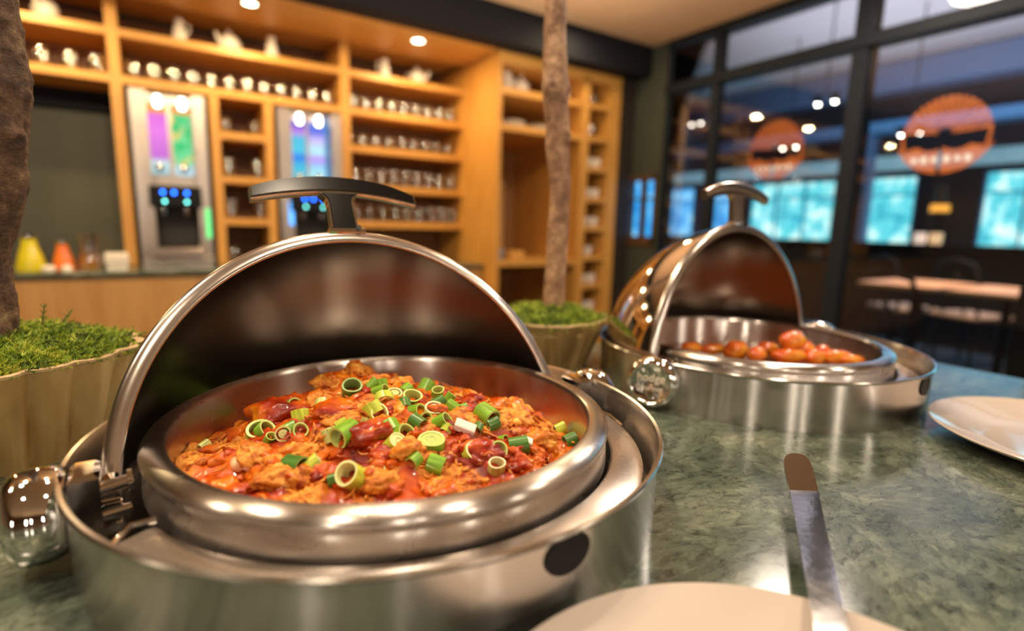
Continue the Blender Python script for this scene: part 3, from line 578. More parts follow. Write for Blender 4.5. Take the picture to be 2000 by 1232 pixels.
# ------------------------------------------------------------------ chafing dishes
RB = .225; ZB = .060; RP = .183; ZP = .067
def chafer(cx, cy, rot, lean, label, fpl, which):
    t = thing('chafing_dish', label, 'chafing dish', (cx, cy, 0), rot, 'round roll top chafing dishes')
    prof = [(0, .003), (.218, .003), (.2195, .0), (.2215, .0), (.2215, ZB-.004), (RB, ZB-.0025), (RB+.0006, ZB-.0008), (RB-.0005, ZB+.0006), (RB-.003, ZB), (.2195, ZB-.006), (.2195, .006), (0, .006)]
    b = MB(); b.lathe(prof, 160); obj('base_shell', b, M_brush, t, angle=50)
    b = MB(); b.lathe([(0, .0065), (.215, .0065)], 48); obj('base_floor', b, M_dark, t)
    # ledge plate round the pan, open at the back where the lid rolls
    b = MB(); a0, a1 = radians(199), radians(342)
    pr = [(.1855, .034), (.1860, .0400), (.1875, .0412), (.2055, .0390), (.2115, .036), (.2130, .031), (.2125, .020), (.2105, .020), (.2105, .030), (.205, .0370), (.1868, .0392), (.1845, .034)]
    b.lathe(pr, 90, a0=a0, a1=a1)
    n_ = len(pr); b.f.append(tuple(range(n_))); b.m.append(0); b.f.append(tuple(90*n_+i for i in range(n_-1, -1, -1))); b.m.append(0)
    obj('ledge_plate', b, steel('ledge_steel_'+which, .26, .6, scratch=.04), t, angle=35)
    for aa in (a0, a1):
        b = MB(); sgn = 1 if aa == a0 else -1
        b.tube([(.186*cos(aa), .186*sin(aa), .0445), (.197*cos(aa-sgn*.035), .197*sin(aa-sgn*.035), .043), (.2095*cos(aa), .2095*sin(aa), .0385), (.2125*cos(aa+sgn*.1), .2125*sin(aa+sgn*.1), .0355)], .0022, 8)
        obj('ledge_bead', b, M_pol, t)
    # finger notch at the front: shade of the cutout put in as a raised black oval
    b = MB(); ring = []
    for k in range(28):
        a = 2*pi*k/28; u = .0165*cos(a); v = .0120*sin(a); v = min(v, .0105)
        ring.append((u, v))
    th = radians(-88.5)
    vs = []
    for dr in (.0, .0012):
        for u, v in ring:
            a = th+u/.2215; r = .2215+dr*1.0; vs.append((r*cos(a), r*sin(a), ZB-.0145+v))
    n = 28; b.add(vs, [(i, (i+1) % n, n+(i+1) % n, n+i) for i in range(n)]+[tuple(n+i for i in range(n))]); obj('finger_notch', b, M_notchshade, t, angle=30)
    # hinges
    for sg in (-1, 1):
        Mx = Matrix.Rotation(sg*pi/2, 3, 'Y')
        b = MB(); b.lathe([(.0, .0), (.026, .0), (.0285, .004), (.030, .012), (.0295, .022), (.027, .0275), (.0235, .029), (.0225, .0275), (0, .0268)], 56, M=Mx)
        k = obj('hinge_knob', b, M_chrome, t, angle=60); k.location = (sg*.2205, 0, .037)
        if which == 'rear': k.rotation_euler = (0, 0, radians(22)); k.scale = (1, 1.08, 1.08); k.location = (sg*.222, -.008*(1 if sg < 0 else 0), .036)
        if sg < 0 and which == 'rear':
            for txt, zz, sz, yy in (('hodge', .002, .013, .0), ('Gourmet', -.0085, .0085, .0015), ('y', -.0135, .010, -.0125)):
                cu = bpy.data.curves.new('txt', 'FONT'); cu.body = txt; cu.size = sz; cu.extrude = .0004; cu.align_x = 'CENTER'
                to = bpy.data.objects.new('txt', cu); C.objects.link(to); dg = bpy.context.evaluated_depsgraph_get(); me = bpy.data.meshes.new_from_object(to.evaluated_get(dg)); bpy.data.objects.remove(to)
                me.transform(Matrix(((0, 0, -1, -.0274), (-1, 0, 0, yy), (0, 1, 0, zz), (0, 0, 0, 1)))); me.materials.clear()
                obj('engraved_lettering', me, mat('etched_steel_'+txt, (.85, .75, .62) if txt != 'y' else (.85, .6, .3), .5), k, smooth=False)
        b = MB(); x0 = sg*.219
        b.box(min(x0, sg*.203), max(x0, sg*.203), -.016, .014, .018, .062, .003); b.box(min(sg*.204, sg*.194), max(sg*.204, sg*.194), -.004, .010, .022, .052, .002)
        obj('hinge_bracket', b, M_chrome, t)
        b = MB(); b.tube([(sg*.205, -.008, .048), (sg*.186, -.006, .050)], .0045, 14); b.tube([(sg*.205, -.012, .032), (sg*.188, -.010, .033)], .0035, 14); b.tube([(sg*.189, -.006, .050), (sg*.1865, -.006, .050)], .0075, 16)
        obj('hinge_bolt', b, M_chrome, t)
    # lid: quarter sphere wedge with rolled rim and T handle
    d = .018; zc = .029; R = .2
    ax = Vector((1, 0, 0)); bk = Vector((0, 1, 0)); up = Vector((0, 0, 1)); cen = Vector((0, d, zc))
    upl = cos(lean)*up+sin(lean)*bk; bkl = -sin(lean)*up+cos(lean)*bk
    lid = bpy.data.objects.new('lid', None)
    bend = radians(93)
    def dome(RR, b0, b1, nb=26, nt=72):
        b = MB(); vs = []
        for i in range(nb+1):
            be = b0+(b1-b0)*i/nb
            for j in range(nt+1):
                T = radians(-3)+(pi+radians(6))*j/nt
                vs.append(cen+RR*(cos(T)*ax+sin(T)*(cos(be)*up+sin(be)*bk)))
        fs = [(i*(nt+1)+j, i*(nt+1)+j+1, (i+1)*(nt+1)+j+1, (i+1)*(nt+1)+j) for i in range(nb) for j in range(nt)]
        b.add(vs, fs); return b
    lo = obj('lid', dome(.2025, lean+.01, bend), M_lidout, t)
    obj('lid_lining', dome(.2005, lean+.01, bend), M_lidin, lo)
    b = MB(); pts = []
    for j in range(97):
        T = radians(-5)+(pi+radians(10))*j/96; pts.append(cen+.2*(cos(T)*ax+sin(T)*upl))
    vs = []; nc = 16; NN = 96
    for j in range(NN+1):
        T = radians(-5)+(pi+radians(10))*j/NN; rd = cos(T)*ax+sin(T)*upl
        for k in range(nc):
            a = 2*pi*k/nc; ca = cos(a); sa = sin(a)
            vs.append(cen+rd*(.1992+.0068*(abs(ca)**.8)*(1 if ca > 0 else -1))+bkl*(.0042*sa+.0022*ca))
    b = MB(); b.add(vs, [(j*nc+k, j*nc+(k+1) % nc, (j+1)*nc+(k+1) % nc, (j+1)*nc+k) for j in range(NN) for k in range(nc)]+[tuple(range(nc)), tuple(NN*nc+k for k in range(nc))])
    obj('rim_bead', b, steel('rim_satin_'+which, .22, col=(.66, .60, .56), scratch=.1), lo)
    # foot brackets of the rim
    for sg in (-1, 1):
        b = MB(); T = radians(-5) if sg > 0 else radians(185); p = cen+.2*(cos(T)*ax+sin(T)*upl)
        b.tube([p+Vector((sg*-.006, 0, .012)), p+Vector((sg*.012, 0, .012))], .006, 12); obj('rim_foot', b, M_chrome, lo)
    # handle
    def L(x, u, v): return cen+ax*x+upl*u+bkl*v
    hm = M_darkrefl if which == 'front' else M_satin
    b = MB(); n = 30; H = .0185; th = .011; zb = .2055+.043; Rv_ = .30
    secs = []
    for i in range(n+1):
        x = -.082+.164*i/n; dr = x*x/(2*Rv_); tp_ = 1-.25*abs(x/.082)**3
        sl = x/Rv_
        secs.append((x, zb-dr, zb-dr+H*tp_))
    v0, v1 = .001, .001+th
    vs = []; r_ = .0022
    for (x, lo_, hi_) in secs:
        for (u, v) in ((lo_+r_, v0), (hi_-r_, v0), (hi_, v0+r_), (hi_, v1-r_), (hi_-r_, v1), (lo_+r_, v1), (lo_, v1-r_), (lo_, v0+r_)): vs.append(L(x, u, v))
    fs = [(i*8+k, i*8+(k+1) % 8, i*8+8+(k+1) % 8, i*8+8+k) for i in range(n) for k in range(8)]+[tuple(range(8)), tuple(n*8+k for k in range(8))]
    b.add(vs, fs)
    hd = obj('handle', b, M_chrome if which == 'front' else M_satin, lo, angle=50)
    # stem, flaring into the bar
    b = MB(); vs = []; st = []
    for i in range(13):
        f_ = i/12; u = .2035+f_*(zb-.2035+.002); hw = .0135-.001*f_+ (.010*max(0, (f_-.72)/.28)**2.2)
        st.append((u, hw))
    for u, hw in st:
        for (x, v) in ((-hw, v0+.001), (hw, v0+.001), (hw, v1-.001), (-hw, v1-.001)): vs.append(L(x, u, v))
    b.add(vs, [(i*4+k, i*4+(k+1) % 4, i*4+4+(k+1) % 4, i*4+4+k) for i in range(12) for k in range(4)]+[(0, 1, 2, 3), (48, 49, 50, 51)])
    obj('handle_stem', b, M_chrome if which == 'front' else M_satin, lo, angle=30)
    b = MB(); b.box(-.018, .018, -.004, .012, -.003, .003, .001)
    o = obj('stem_plate', b, M_chrome, lo); o.matrix_local = Matrix(((1, 0, 0, 0), (0, bkl.y, upl.y, 0), (0, bkl.z, upl.z, 0), (0, 0, 0, 1))); o.location = L(0, .205, .0)
    if which == 'front':
        b = MB(); vs = []
        for (x, lo_, hi_) in secs:
            e_ = .0032
            vs += [L(x*.985, lo_+e_, v0-.0006), L(x*.985, hi_-.0012, v0-.0006)]
        b.add(vs, [(i*2, i*2+1, i*2+3, i*2+2) for i in range(n)])
        vs = []
        for u, hw in st: uu = min(u, zb-.0005); vs += [L(-hw+.0022, uu, v0-.0002), L(hw-.0022, uu, v0-.0002)]
        b.add(vs, [(i*2, i*2+1, i*2+3, i*2+2) for i in range(12)])
        obj('dark_reflection_face', b, M_darkrefl, lo, smooth=False)  # added sheet carrying the dark reflection of the handle face
    b = MB(); b.tube([L(.011, .2075, -.006), L(.011, .2075, -.001)], .0026, 12); obj('rim_screw', b, M_dark, lo)
    # food pan
    p = thing('food_pan', fpl, 'pan', (cx, cy, .008), rot, 'round steel food pans')
    zt = ZP-.008
    pr = [(0, 0), (.150, 0), (.163, .006), (.1655, .02), (.1660, zt-.005), (.1668, zt-.0015), (.1690, zt), (.1745, zt), (.1790, zt-.0012), (.1818, zt-.0034), (.1830, zt-.0062), (.1826, zt-.0084), (.1812, zt-.0098), (.1804, zt-.0112), (.1806, zt-.0128), (.1814, zt-.0145), (.1822, .028), (.1800, .025), (.172, .024), (.1665, .010), (.152, -.0012), (0, -.0012)]
    b = MB(); b.lathe(pr, 160); obj('pan_body', b, M_pan, p, angle=60)
    return t, p
chafer(.160, .428, .6235-PSI, .4697, 'open round steel chafing dish in front, holding pulled meat, dark reflection on its handle', 'steel food pan of the front dish holding pulled meat with spring onion', 'front')
chafer(.738, .471, .633-PSI, .078, 'open round steel chafing dish at the rear right, with a mirror bright lid', 'steel food pan of the rear dish holding orange roasted chunks', 'rear')

# ------------------------------------------------------------------ food in the front dish
FC = (.160, .428)
# convert pixel-frame layout axes: u = image right, v = away from the lens
FR = Vector((cos(PSI), -sin(PSI))); FU = Vector((sin(PSI), cos(PSI)))
def sm(a, b_, x): t = min(1, max(0, (x-a)/(b_-a))); return t*t*(3-2*t)
def mound(u, v):
    r = sqrt(u*u+v*v)/.164
    base = .033+.034*(1-sm(.15, 1.05, r))
    base += .014*exp(-(((u+.050)/.045)**2+((v-.075)/.035)**2)) - .012*exp(-(((u-.075)/.04)**2+((v-.085)/.035)**2)) + .006*exp(-(((u-.095)/.03)**2+((v-.03)/.03)**2)) - .008*sm(.6, 1, r)*sm(-.03, .06, v)
    return base
def foodz(u, v, det=True):
    p = Vector((u*1.0, v*1.0, .3)); h = mound(u, v)
    big = noise.noise(p*24)*.0085+noise.noise(p*46+Vector((3, 1, 0)))*.0065
    h += big
    s = noise.noise(p*17+Vector((9, 4, 2)))+.55*noise.noise(p*41+Vector((2, 8, 1)))
    sauce = sm(-.16, .16, s+.16)
    if det:
        rg = (1-abs(noise.noise(p*95+Vector((0, 5, 1)))*2))*.0026+(1-abs(noise.noise(p*190+Vector((7, 5, 1)))*2))*.0014+noise.noise(p*420)*.0006
        h += (1-sauce*.75)*rg*1.3+sauce*(noise.noise(p*80)*.0022+noise.noise(p*150)*.0009)
    return h, sauce
NR, NT = 130, 460
vs = []; col = []
for i in range(NR+1):
    r = .1655*(i/NR)**.8
    for j in range(NT):
        a = 2*pi*j/NT; u, v = r*cos(a), r*sin(a); z, s = foodz(u, v)
        if i == NR: z = .012
        x = FC[0]+u*FR.x+v*FU.x; y = FC[1]+u*FR.y+v*FU.y
        vs.append((x, y, z)); col.append(s)
fs = [(i*NT+j, i*NT+(j+1) % NT, (i+1)*NT+(j+1) % NT, (i+1)*NT+j) for i in range(NR) for j in range(NT)]
fb = MB(); fb.add(vs, fs)
M_food = mat('pulled_meat_in_red_sauce', (.7, .25, .05), .35, Subsurface_Weight=0.0, Subsurface_Scale=.004)
m = M_food; BS(m).inputs['Subsurface Radius'].default_value = (1, .35, .1)
at = nd(m, 'ShaderNodeAttribute', attribute_name='sauce')
nA = tex(m, 'ShaderNodeTexNoise', 120, Detail=5.0, Roughness=.7); nB = tex(m, 'ShaderNodeTexNoise', 32, Detail=3.0)
meat = ramp(m, nA.outputs['Fac'], [(.30, (.16, .025, .005)), (.44, (.56, .16, .018)), (.58, (.80, .35, .05)), (.74, (.92, .62, .22))])
sau = ramp(m, nB.outputs['Fac'], [(.30, (.17, .010, .002)), (.44, (.38, .026, .002)), (.56, (.62, .11, .004)), (.72, (.82, .28, .012))])
mixc = nd(m, 'ShaderNodeMixRGB'); lk(m, at.outputs['Fac'], mixc.inputs[0]); lk(m, meat, mixc.inputs[1]); lk(m, sau, mixc.inputs[2]); lk(m, mixc.outputs[0], BS(m).inputs['Base Color'])
rr = nd(m, 'ShaderNodeMapRange'); lk(m, at.outputs['Fac'], rr.inputs[0]); rr.inputs[3].default_value = .45; rr.inputs[4].default_value = .07; lk(m, rr.outputs[0], BS(m).inputs['Roughness'])
cm = nd(m, 'ShaderNodeMath', operation='MULTIPLY'); cm.inputs[1].default_value = .45; lk(m, at.outputs['Fac'], cm.inputs[0]); lk(m, cm.outputs[0], BS(m).inputs['Coat Weight']); BS(m).inputs['Specular IOR Level'].default_value = .32; BS(m).inputs['Coat Roughness'].default_value = .04
nC = tex(m, 'ShaderNodeTexNoise', 330, Detail=2.0); ac = nd(m, 'ShaderNodeMath', operation='MULTIPLY_ADD'); ac.inputs[1].default_value = .25; lk(m, nC.outputs['Fac'], ac.inputs[0]); lk(m, nA.outputs['Fac'], ac.inputs[2]); bump(m, ac.outputs[0], .8, .0019)
food = obj('pulled_meat', fb, M_food, angle=180)
aa = food.data.attributes.new('sauce', 'FLOAT', 'POINT'); aa.data.foreach_set('value', col)
tag(food, 'pulled meat glazed with dark red sauce filling the front steel pan', 'food', kind='stuff')
# ragged chunks and shreds, joined
ico = bmesh.new(); bmesh.ops.create_icosphere(ico, subdivisions=3, radius=1); IV = [v.co.copy() for v in ico.verts]; IF = [tuple(v.index for v in f.verts) for f in ico.faces]; ico.free()
ico = bmesh.new(); bmesh.ops.create_icosphere(ico, subdivisions=4, radius=1); IV4 = [v.co.copy() for v in ico.verts]; IF4 = [tuple(v.index for v in f.verts) for f in ico.faces]; ico.free()
def blob(b, vals, c, size, q, seed, rough=.35, sa=0, hi=False):
    V = IV4 if hi else IV; FF = IF4 if hi else IF
    off = Vector((seed*3.1, seed*1.7, seed*.9)); out = []
    for v in V:
        fv = Vector((v.x*1.6, v.y*5.5, v.z*5.5))+off
        n1_ = noise.noise(v*1.3+off)*rough*1.3+(1-2*abs(noise.noise(v*2.6+off)))*rough*.42
        if rough > .2: n1_ += (.5-abs(noise.noise(fv)))*rough*.75+(.5-abs(noise.noise(fv*2.3)))*rough*.42
        if hi and rough > .2: n1_ += noise.noise(v*19+off)*rough*.22
        p = v*(1+n1_); p = Vector((p.x*size[0], p.y*size[1], p.z*size[2])); out.append(c+q@p)
    b.add(out, FF); vals += [sm(-.12, .2, sa-.22+noise.noise(v*1.8+off)*.9+.22*(q@v).z) for v in V]
def W2(u, v, z): return Vector((FC[0]+u*FR.x+v*FU.x, FC[1]+u*FR.y+v*FU.y, z))
rnd = random.Random(3)
b = MB(); vals = []
spots = []
for k in range(520):
    r = .150*sqrt(rnd.random()); a = rnd.random()*2*pi; u, v = r*cos(a), r*sin(a)
    z, s = foodz(u, v, False)
    big = rnd.random() < .25
    L_ = rnd.uniform(.007, .013) if big else rnd.uniform(.0035, .008)
    if s > .75 and big: L_ *= .8
    e = Quaternion((0, 0, 1), rnd.random()*2*pi)@Quaternion((1, 0, 0), rnd.uniform(-.6, .6))@Quaternion((0, 1, 0), rnd.uniform(-.5, .5))
    blob(b, vals, W2(u, v, z+L_*.08), (L_, L_*rnd.uniform(.45, .8), L_*rnd.uniform(.35, .6)), e, k, .42, s*.9-.25 if rnd.random() < .75 else .6, big)
# larger pieces seen in the photo: (u, v, length, sauce)
for k, (u, v, L_, s) in enumerate([(-.055, .082, .022, .1), (-.030, .098, .020, .0), (-.072, .060, .020, .2), (-.005, .050, .017, .0), (.085, .052, .020, .0), (.105, .015, .018, .0), (.125, -.022, .018, .0), (.055, -.10, .014, -.1), (.015, -.105, .017, -.1), (-.03, -.04, .017, .1), (-.085, -.075, .020, -.1), (-.055, -.10, .019, -.1), (-.105, -.045, .015, .1), (.06, -.02, .018, .1), (.035, .07, .012, .9), (-.1, .01, .024, .95), (-.045, -.015, .018, .95), (.0, -.055, .018, .95), (.02, -.02, .014, 1), (.075, -.062, .016, .9), (.045, .105, .015, .5), (.1, -.04, .014, .9)]):
    z, _ = foodz(u, v, False)
    e = Quaternion((0, 0, 1), rnd.random()*2*pi)@Quaternion((1, 0, 0), rnd.uniform(-.35, .35))
    L_ *= .8 if s < .8 else 1
    blob(b, vals, W2(u, v, z+L_*.06), (L_, L_*.72, L_*.50), e, 300+k, .38 if s < .8 else .42, s-.3, True)
pieces = obj('meat_pieces', b, M_food, food, angle=180); pieces['kind'] = 'stuff'
aa = pieces.data.attributes.new('sauce', 'FLOAT', 'POINT'); aa.data.foreach_set('value', vals)
# shreds
b = MB(); vals = []
for k in range(700):
    r = .154*sqrt(rnd.random()); a = rnd.random()*2*pi; u, v = r*cos(a), r*sin(a); z, s = foodz(u, v, False)
    if s > .7 and rnd.random() < .7: continue
    n_ = 5; th = rnd.random()*2*pi; Ls = rnd.uniform(.006, .018); pts = []; ln = rnd.uniform(-.1, .5)
    for i in range(n_):
        f_ = i/(n_-1)-.5; uu = u+cos(th+f_)*Ls*f_; vv = v+sin(th+f_)*Ls*f_
        if uu*uu+vv*vv > .157**2: uu *= .96; vv *= .96
        pts.append(W2(uu, vv, foodz(uu, vv, False)[0]+.0022+rnd.uniform(0, .0015)+max(0, f_)*Ls*ln))
    R_ = rnd.uniform(.0006, .0015); n0 = len(b.v); b.tube(pts, [R_*.5, R_, R_*1.1, R_, R_*.4], 5); vals += [max(0, s*.6-.2)]*(len(b.v)-n0)
shr = obj('meat_shreds', b, M_food, food, angle=180); shr['kind'] = 'stuff'
aa = shr.data.attributes.new('sauce', 'FLOAT', 'POINT'); aa.data.foreach_set('value', vals)

# nuts and white bits
def pix(px, py, zf):
    """point on the food surface under a layout position of the 2000-wide reference grid"""
    d = (-Bv)+Rv*((px-1000)/1050.5)-Uv*((py-616)/1050.5); o = Vector((0, 0, .221)); z = .06
    for _ in range(14):
        t_ = (z-.221)/d.z; P = o+d*t_; dx, dy = P.x-FC[0], P.y-FC[1]; u = dx*FR.x+dy*FR.y; v = dx*FU.x+dy*FU.y
        z = .6*z+.4*(foodz(u, v, False)[0]+zf)
    return P, u, v
M_on = {}
def onion_mats(k):
    if k in M_on: return M_on[k]
    oc, ic_ = {'d': ((.07, .20, .03), (.25, .38, .12)), 'g': ((.20, .42, .03), (.50, .62, .17)), 'y': ((.50, .60, .06), (.72, .74, .32)), 'p': ((.55, .60, .18), (.75, .74, .45))}[k]
    mo = mat('spring_onion_skin_'+k, oc, .3, Coat_Weight=.3, Subsurface_Weight=.15, Subsurface_Scale=.003)
    n_ = tex(mo, 'ShaderNodeTexNoise', 300, stretch=(1, 1, .15)); lk(mo, ramp(mo, n_.outputs['Fac'], [(.3, tuple(c*.7 for c in oc)), (.7, tuple(min(1, c*1.35) for c in oc))]), BS(mo).inputs['Base Color'])
    mi = mat('spring_onion_flesh_'+k, ic_, .35, Subsurface_Weight=.2, Subsurface_Scale=.003)
    M_on[k] = (mo, mi); return M_on[k]
def onion(px, py, dpx, shade, tilt, az, Lr=.7, core=False, ell=1.0):
    P, u, v = pix(px, py, .0035); dist_ = (P-Vector((0, 0, .221))).length; R_ = dpx/2*dist_/1050.5*.92
    R_ *= 1.16; Lh = R_*Lr*1.15; wl = max(.0007, R_*.2)
    b = MB(); n_ = 26; rr_ = random.Random(int(px*7+py)); ph = rr_.random()*6
    def ringp(rad, z, k): a = 2*pi*k/n_; q = rad*(1+.05*sin(2*a+ph)+.03*sin(3*a+ph*2)); return (q*cos(a), q*sin(a)*ell, z+.25*R_*.3*cos(a+ph))
    b.mi = 0; b.add([ringp(R_, -Lh, k) for k in range(n_)]+[ringp(R_, Lh, k) for k in range(n_)], [(k, (k+1) % n_, n_+(k+1) % n_, n_+k) for k in range(n_)])
    b.mi = 1
    for sg in (-1, 1): b.add([ringp(R_, sg*Lh, k) for k in range(n_)]+[ringp(R_-wl, sg*(Lh-.0001), k) for k in range(n_)], [(k, (k+1) % n_, n_+(k+1) % n_, n_+k) for k in range(n_)])
    b.add([ringp(R_-wl, -Lh, k) for k in range(n_)]+[ringp(R_-wl, Lh, k) for k in range(n_)], [(k, (k+1) % n_, n_+(k+1) % n_, n_+k) for k in range(n_)])
    if core:
        rc = R_*(.55 if core == 1 else .8); b.add([ringp(rc, -Lh*.9, k) for k in range(n_)]+[ringp(rc, Lh*.93, k) for k in range(n_)], [(k, (k+1) % n_, n_+(k+1) % n_, n_+k) for k in range(n_)]+[tuple(n_+k for k in range(n_))])
        b.lathe([(rc*.62, Lh*.935), (rc*.45, Lh*1.02), (rc*.3, Lh*.935)], 14)
    o = obj('spring_onion_slice', b, list(onion_mats(shade)), angle=45)
    # az: direction (in image-aligned frame) towards which the open end leans; tilt from vertical
    dirv = (FR.to_3d()*cos(az)+FU.to_3d()*sin(az))*sin(tilt)+Vector((0, 0, 1))*cos(tilt)
    o.rotation_mode = 'QUATERNION'; o.rotation_quaternion = Vector((0, 0, 1)).rotation_difference(dirv); o.location = P+Vector((0, 0, max(0, sin(tilt)*R_*.35-.001)))
    return o
X = lambda x, y: (300+x/2.174, 680+y/2.174)
ON = [(380, 255, 75, 'g', 1.1, -.5, .7, 0), (475, 223, 60, 'g', 1.3, 2.6, .9, 0), (473, 272, 58, 'g', .5, -1.4, .5, 0), (537, 270, 55, 'g', 1.4, -.5, .9, 0), (585, 250, 55, 'g', 1.2, -.7, 1.0, 0), (625, 292, 60, 'y', .5, 2.2, .7, 0), (712, 246, 48, 'p', 1.0, 1.8, .8, 0), (720, 275, 40, 'y', 1.2, -.5, .6, 0),
      (842, 180, 72, 'd', .7, -1.2, .8, 0), (933, 120, 38, 'g', .4, 1, .6, 0), (455, 365, 92, 'g', .6, -1.0, .45, 0), (470, 355, 60, 'g', .9, -.4, .6, 0), (550, 365, 55, 'y', 1.3, -1.2, .8, 1), (583, 345, 48, 'g', 1.2, .4, .7, 0), (625, 355, 55, 'g', .9, -1.2, .5, 0), (495, 382, 40, 'g', .6, -.4, .6, 0),
      (748, 367, 58, 'p', .5, 2.6, .75, 2), (800, 335, 52, 'y', 1.2, .6, .7, 0), (815, 372, 85, 'g', 1.45, 1.1, .85, 0), (903, 322, 46, 'p', .5, 1, .8, 2), (930, 262, 78, 'y', .7, 2.6, .5, 0), (955, 285, 72, 'y', .8, -.9, .4, 0), (980, 225, 72, 'y', 1.1, 2.0, .4, 0), (935, 157, 45, 'g', .8, .3, .8, 0), (970, 160, 42, 'g', .5, 2, 1, 0),
      (965, 190, 55, 'g', 1.2, -.3, .8, 0), (1022, 202, 58, 'y', .45, -1.2, .6, 1), (1070, 185, 52, 'g', 1.3, 1.2, .7, 0), (1100, 225, 75, 'g', .35, -1.3, .7, 0), (1155, 175, 60, 'g', .9, 1.2, .8, 0), (1205, 200, 50, 'g', .35, -1.2, 1.0, 0), (1255, 214, 38, 'g', .6, .3, 1.0, 0), (1190, 265, 76, 'p', .5, -1.0, .4, 1), (1212, 235, 52, 'd', 1.2, .5, .8, 0),
      (1268, 255, 52, 'g', 1.1, 2.8, .8, 1), (1315, 262, 46, 'g', 1.3, .2, .8, 0), (1225, 315, 60, 'g', 1.0, -.3, .8, 0), (1120, 322, 60, 'd', 1.3, 2.6, .8, 0), (1117, 277, 60, 'g', 1.2, -.6, .8, 0), (1012, 345, 62, 'g', 1.2, 2.2, .8, 0), (1060, 372, 78, 'g', 1.0, -.5, .5, 0), (1022, 412, 72, 'y', .8, -.6, .8, 2), (1180, 412, 98, 'g', .35, -1.4, .6, 2),
      (1415, 293, 78, 'g', 1.4, 2.3, .9, 0), (1440, 325, 50, 'd', 1.3, .5, .8, 0), (1377, 340, 38, 'd', 1.3, 1.4, .9, 0), (1360, 450, 88, 'y', .85, -.8, .35, 0), (1482, 395, 42, 'g', 1.1, -.6, .8, 0), (1457, 442, 76, 'g', .9, -.6, .45, 0), (1550, 422, 76, 'd', 1.45, .2, .85, 0), (1455, 502, 66, 'p', .4, -1.2, .6, 0), (1200, 503, 72, 'g', 1.3, 3.0, .75, 0),
      (1107, 480, 56, 'g', 1.3, 1.1, .7, 0), (950, 527, 56, 'g', .7, -1.0, .5, 0), (850, 555, 98, 'y', .85, -2.2, .8, 0), (770, 562, 48, 'd', 1.3, .1, .8, 0), (675, 502, 66, 'y', 1.0, .6, .85, 2), (600, 503, 66, 'd', 1.45, -.5, 1.1, 0), (1727, 347, 46, 'y', 1.2, .3, .8, 2), (1768, 395, 52, 'd', 1.3, .4, .8, 0), (215, 415, 34, 'p', 1.3, 1.2, .9, 0), (1245, 345, 46, 'y', .9, 1, .6, 0), (1065, 250, 55, 'd', 1.2, 1.9, .8, 0), (1150, 300, 45, 'g', 1.1, -1, .8, 0)]
SH = {'d': 'dark green', 'g': 'bright green', 'y': 'yellow green', 'p': 'pale cream'}
recs = []
for (x, y, d, s, ti, az, Lr, core) in ON:
    px, py = X(x, y); o = onion(px, py, d/2.174, s, ti, az, Lr, core)
    size = 'large' if d >= 72 else ('small' if d <= 48 else 'medium')
    form = 'solid slice' if core == 2 else 'cored ring' if core == 1 else 'open ring' if ti < 1.0 else 'lying tube'
    hor = 'left' if x < 560 else 'centre' if x < 1130 else 'right'; ver = 'back' if y < 275 else 'middle' if y < 425 else 'front'
    recs.append((o, x, y, '%s %s onion %s, %s %s of heap' % (size, SH[s], form, ver, hor), s))
by = {}
for r_ in recs: by.setdefault(r_[3], []).append(r_)
for base_, rs_ in by.items():
    rs_.sort(key=lambda r_: r_[1])
    for i, r_ in enumerate(rs_):
        suf = '' if len(rs_) == 1 else (', left one' if i == 0 else ', right one') if len(rs_) == 2 else ', '+ORD[i]
        tag(r_[0], base_+suf, 'spring onion', 'spring onion slices, '+SH[r_[4]])
M_nut = mat('blanched_nut', (.80, .52, .28), .3, Coat_Weight=.3); M_cheese = mat('white_onion_bit', (.85, .78, .68), .35)
for (x, y, szx, mt, lb, cat, q) in ((360, 497, (.0052, .0068, .005), M_nut, 'pale peeled garlic clove at the front left of the pulled meat', 'garlic', 0), (408, 492, (.003, .0055, .003), M_cheese, 'slim white sliver right beside the garlic clove', 'onion', 1), (1322, 340, (.0085, .005, .003), M_cheese, 'flat white onion square near the right of the heap', 'onion', 1), (1582, 402, (.005, .004, .003), M_cheese, 'small white onion bit at the edge of the dark green slice', 'onion', 1), (1545, 318, (.005, .004, .0035), mat('golden_nut', (.9, .48, .08), .3), 'small golden corn like bit near the right edge of the heap', 'garnish', 0)):
    px, py = X(x, y); P, u, v = pix(px, py, .004); b = MB(); vv = []
    if q: b.box(-szx[0], szx[0], -szx[1], szx[1], -szx[2], szx[2], .0008)
    else: blob(b, vv, Vector((0, 0, 0)), szx, Quaternion(), 900, .08)
    o = obj({'garlic': 'garlic_clove', 'onion': 'onion_piece', 'garnish': 'corn_kernel'}[cat], b, mt); o.location = P+Vector((0, 0, .001)); o.rotation_euler = (.3, .35, -.6 if q else .2); tag(o, lb, cat)

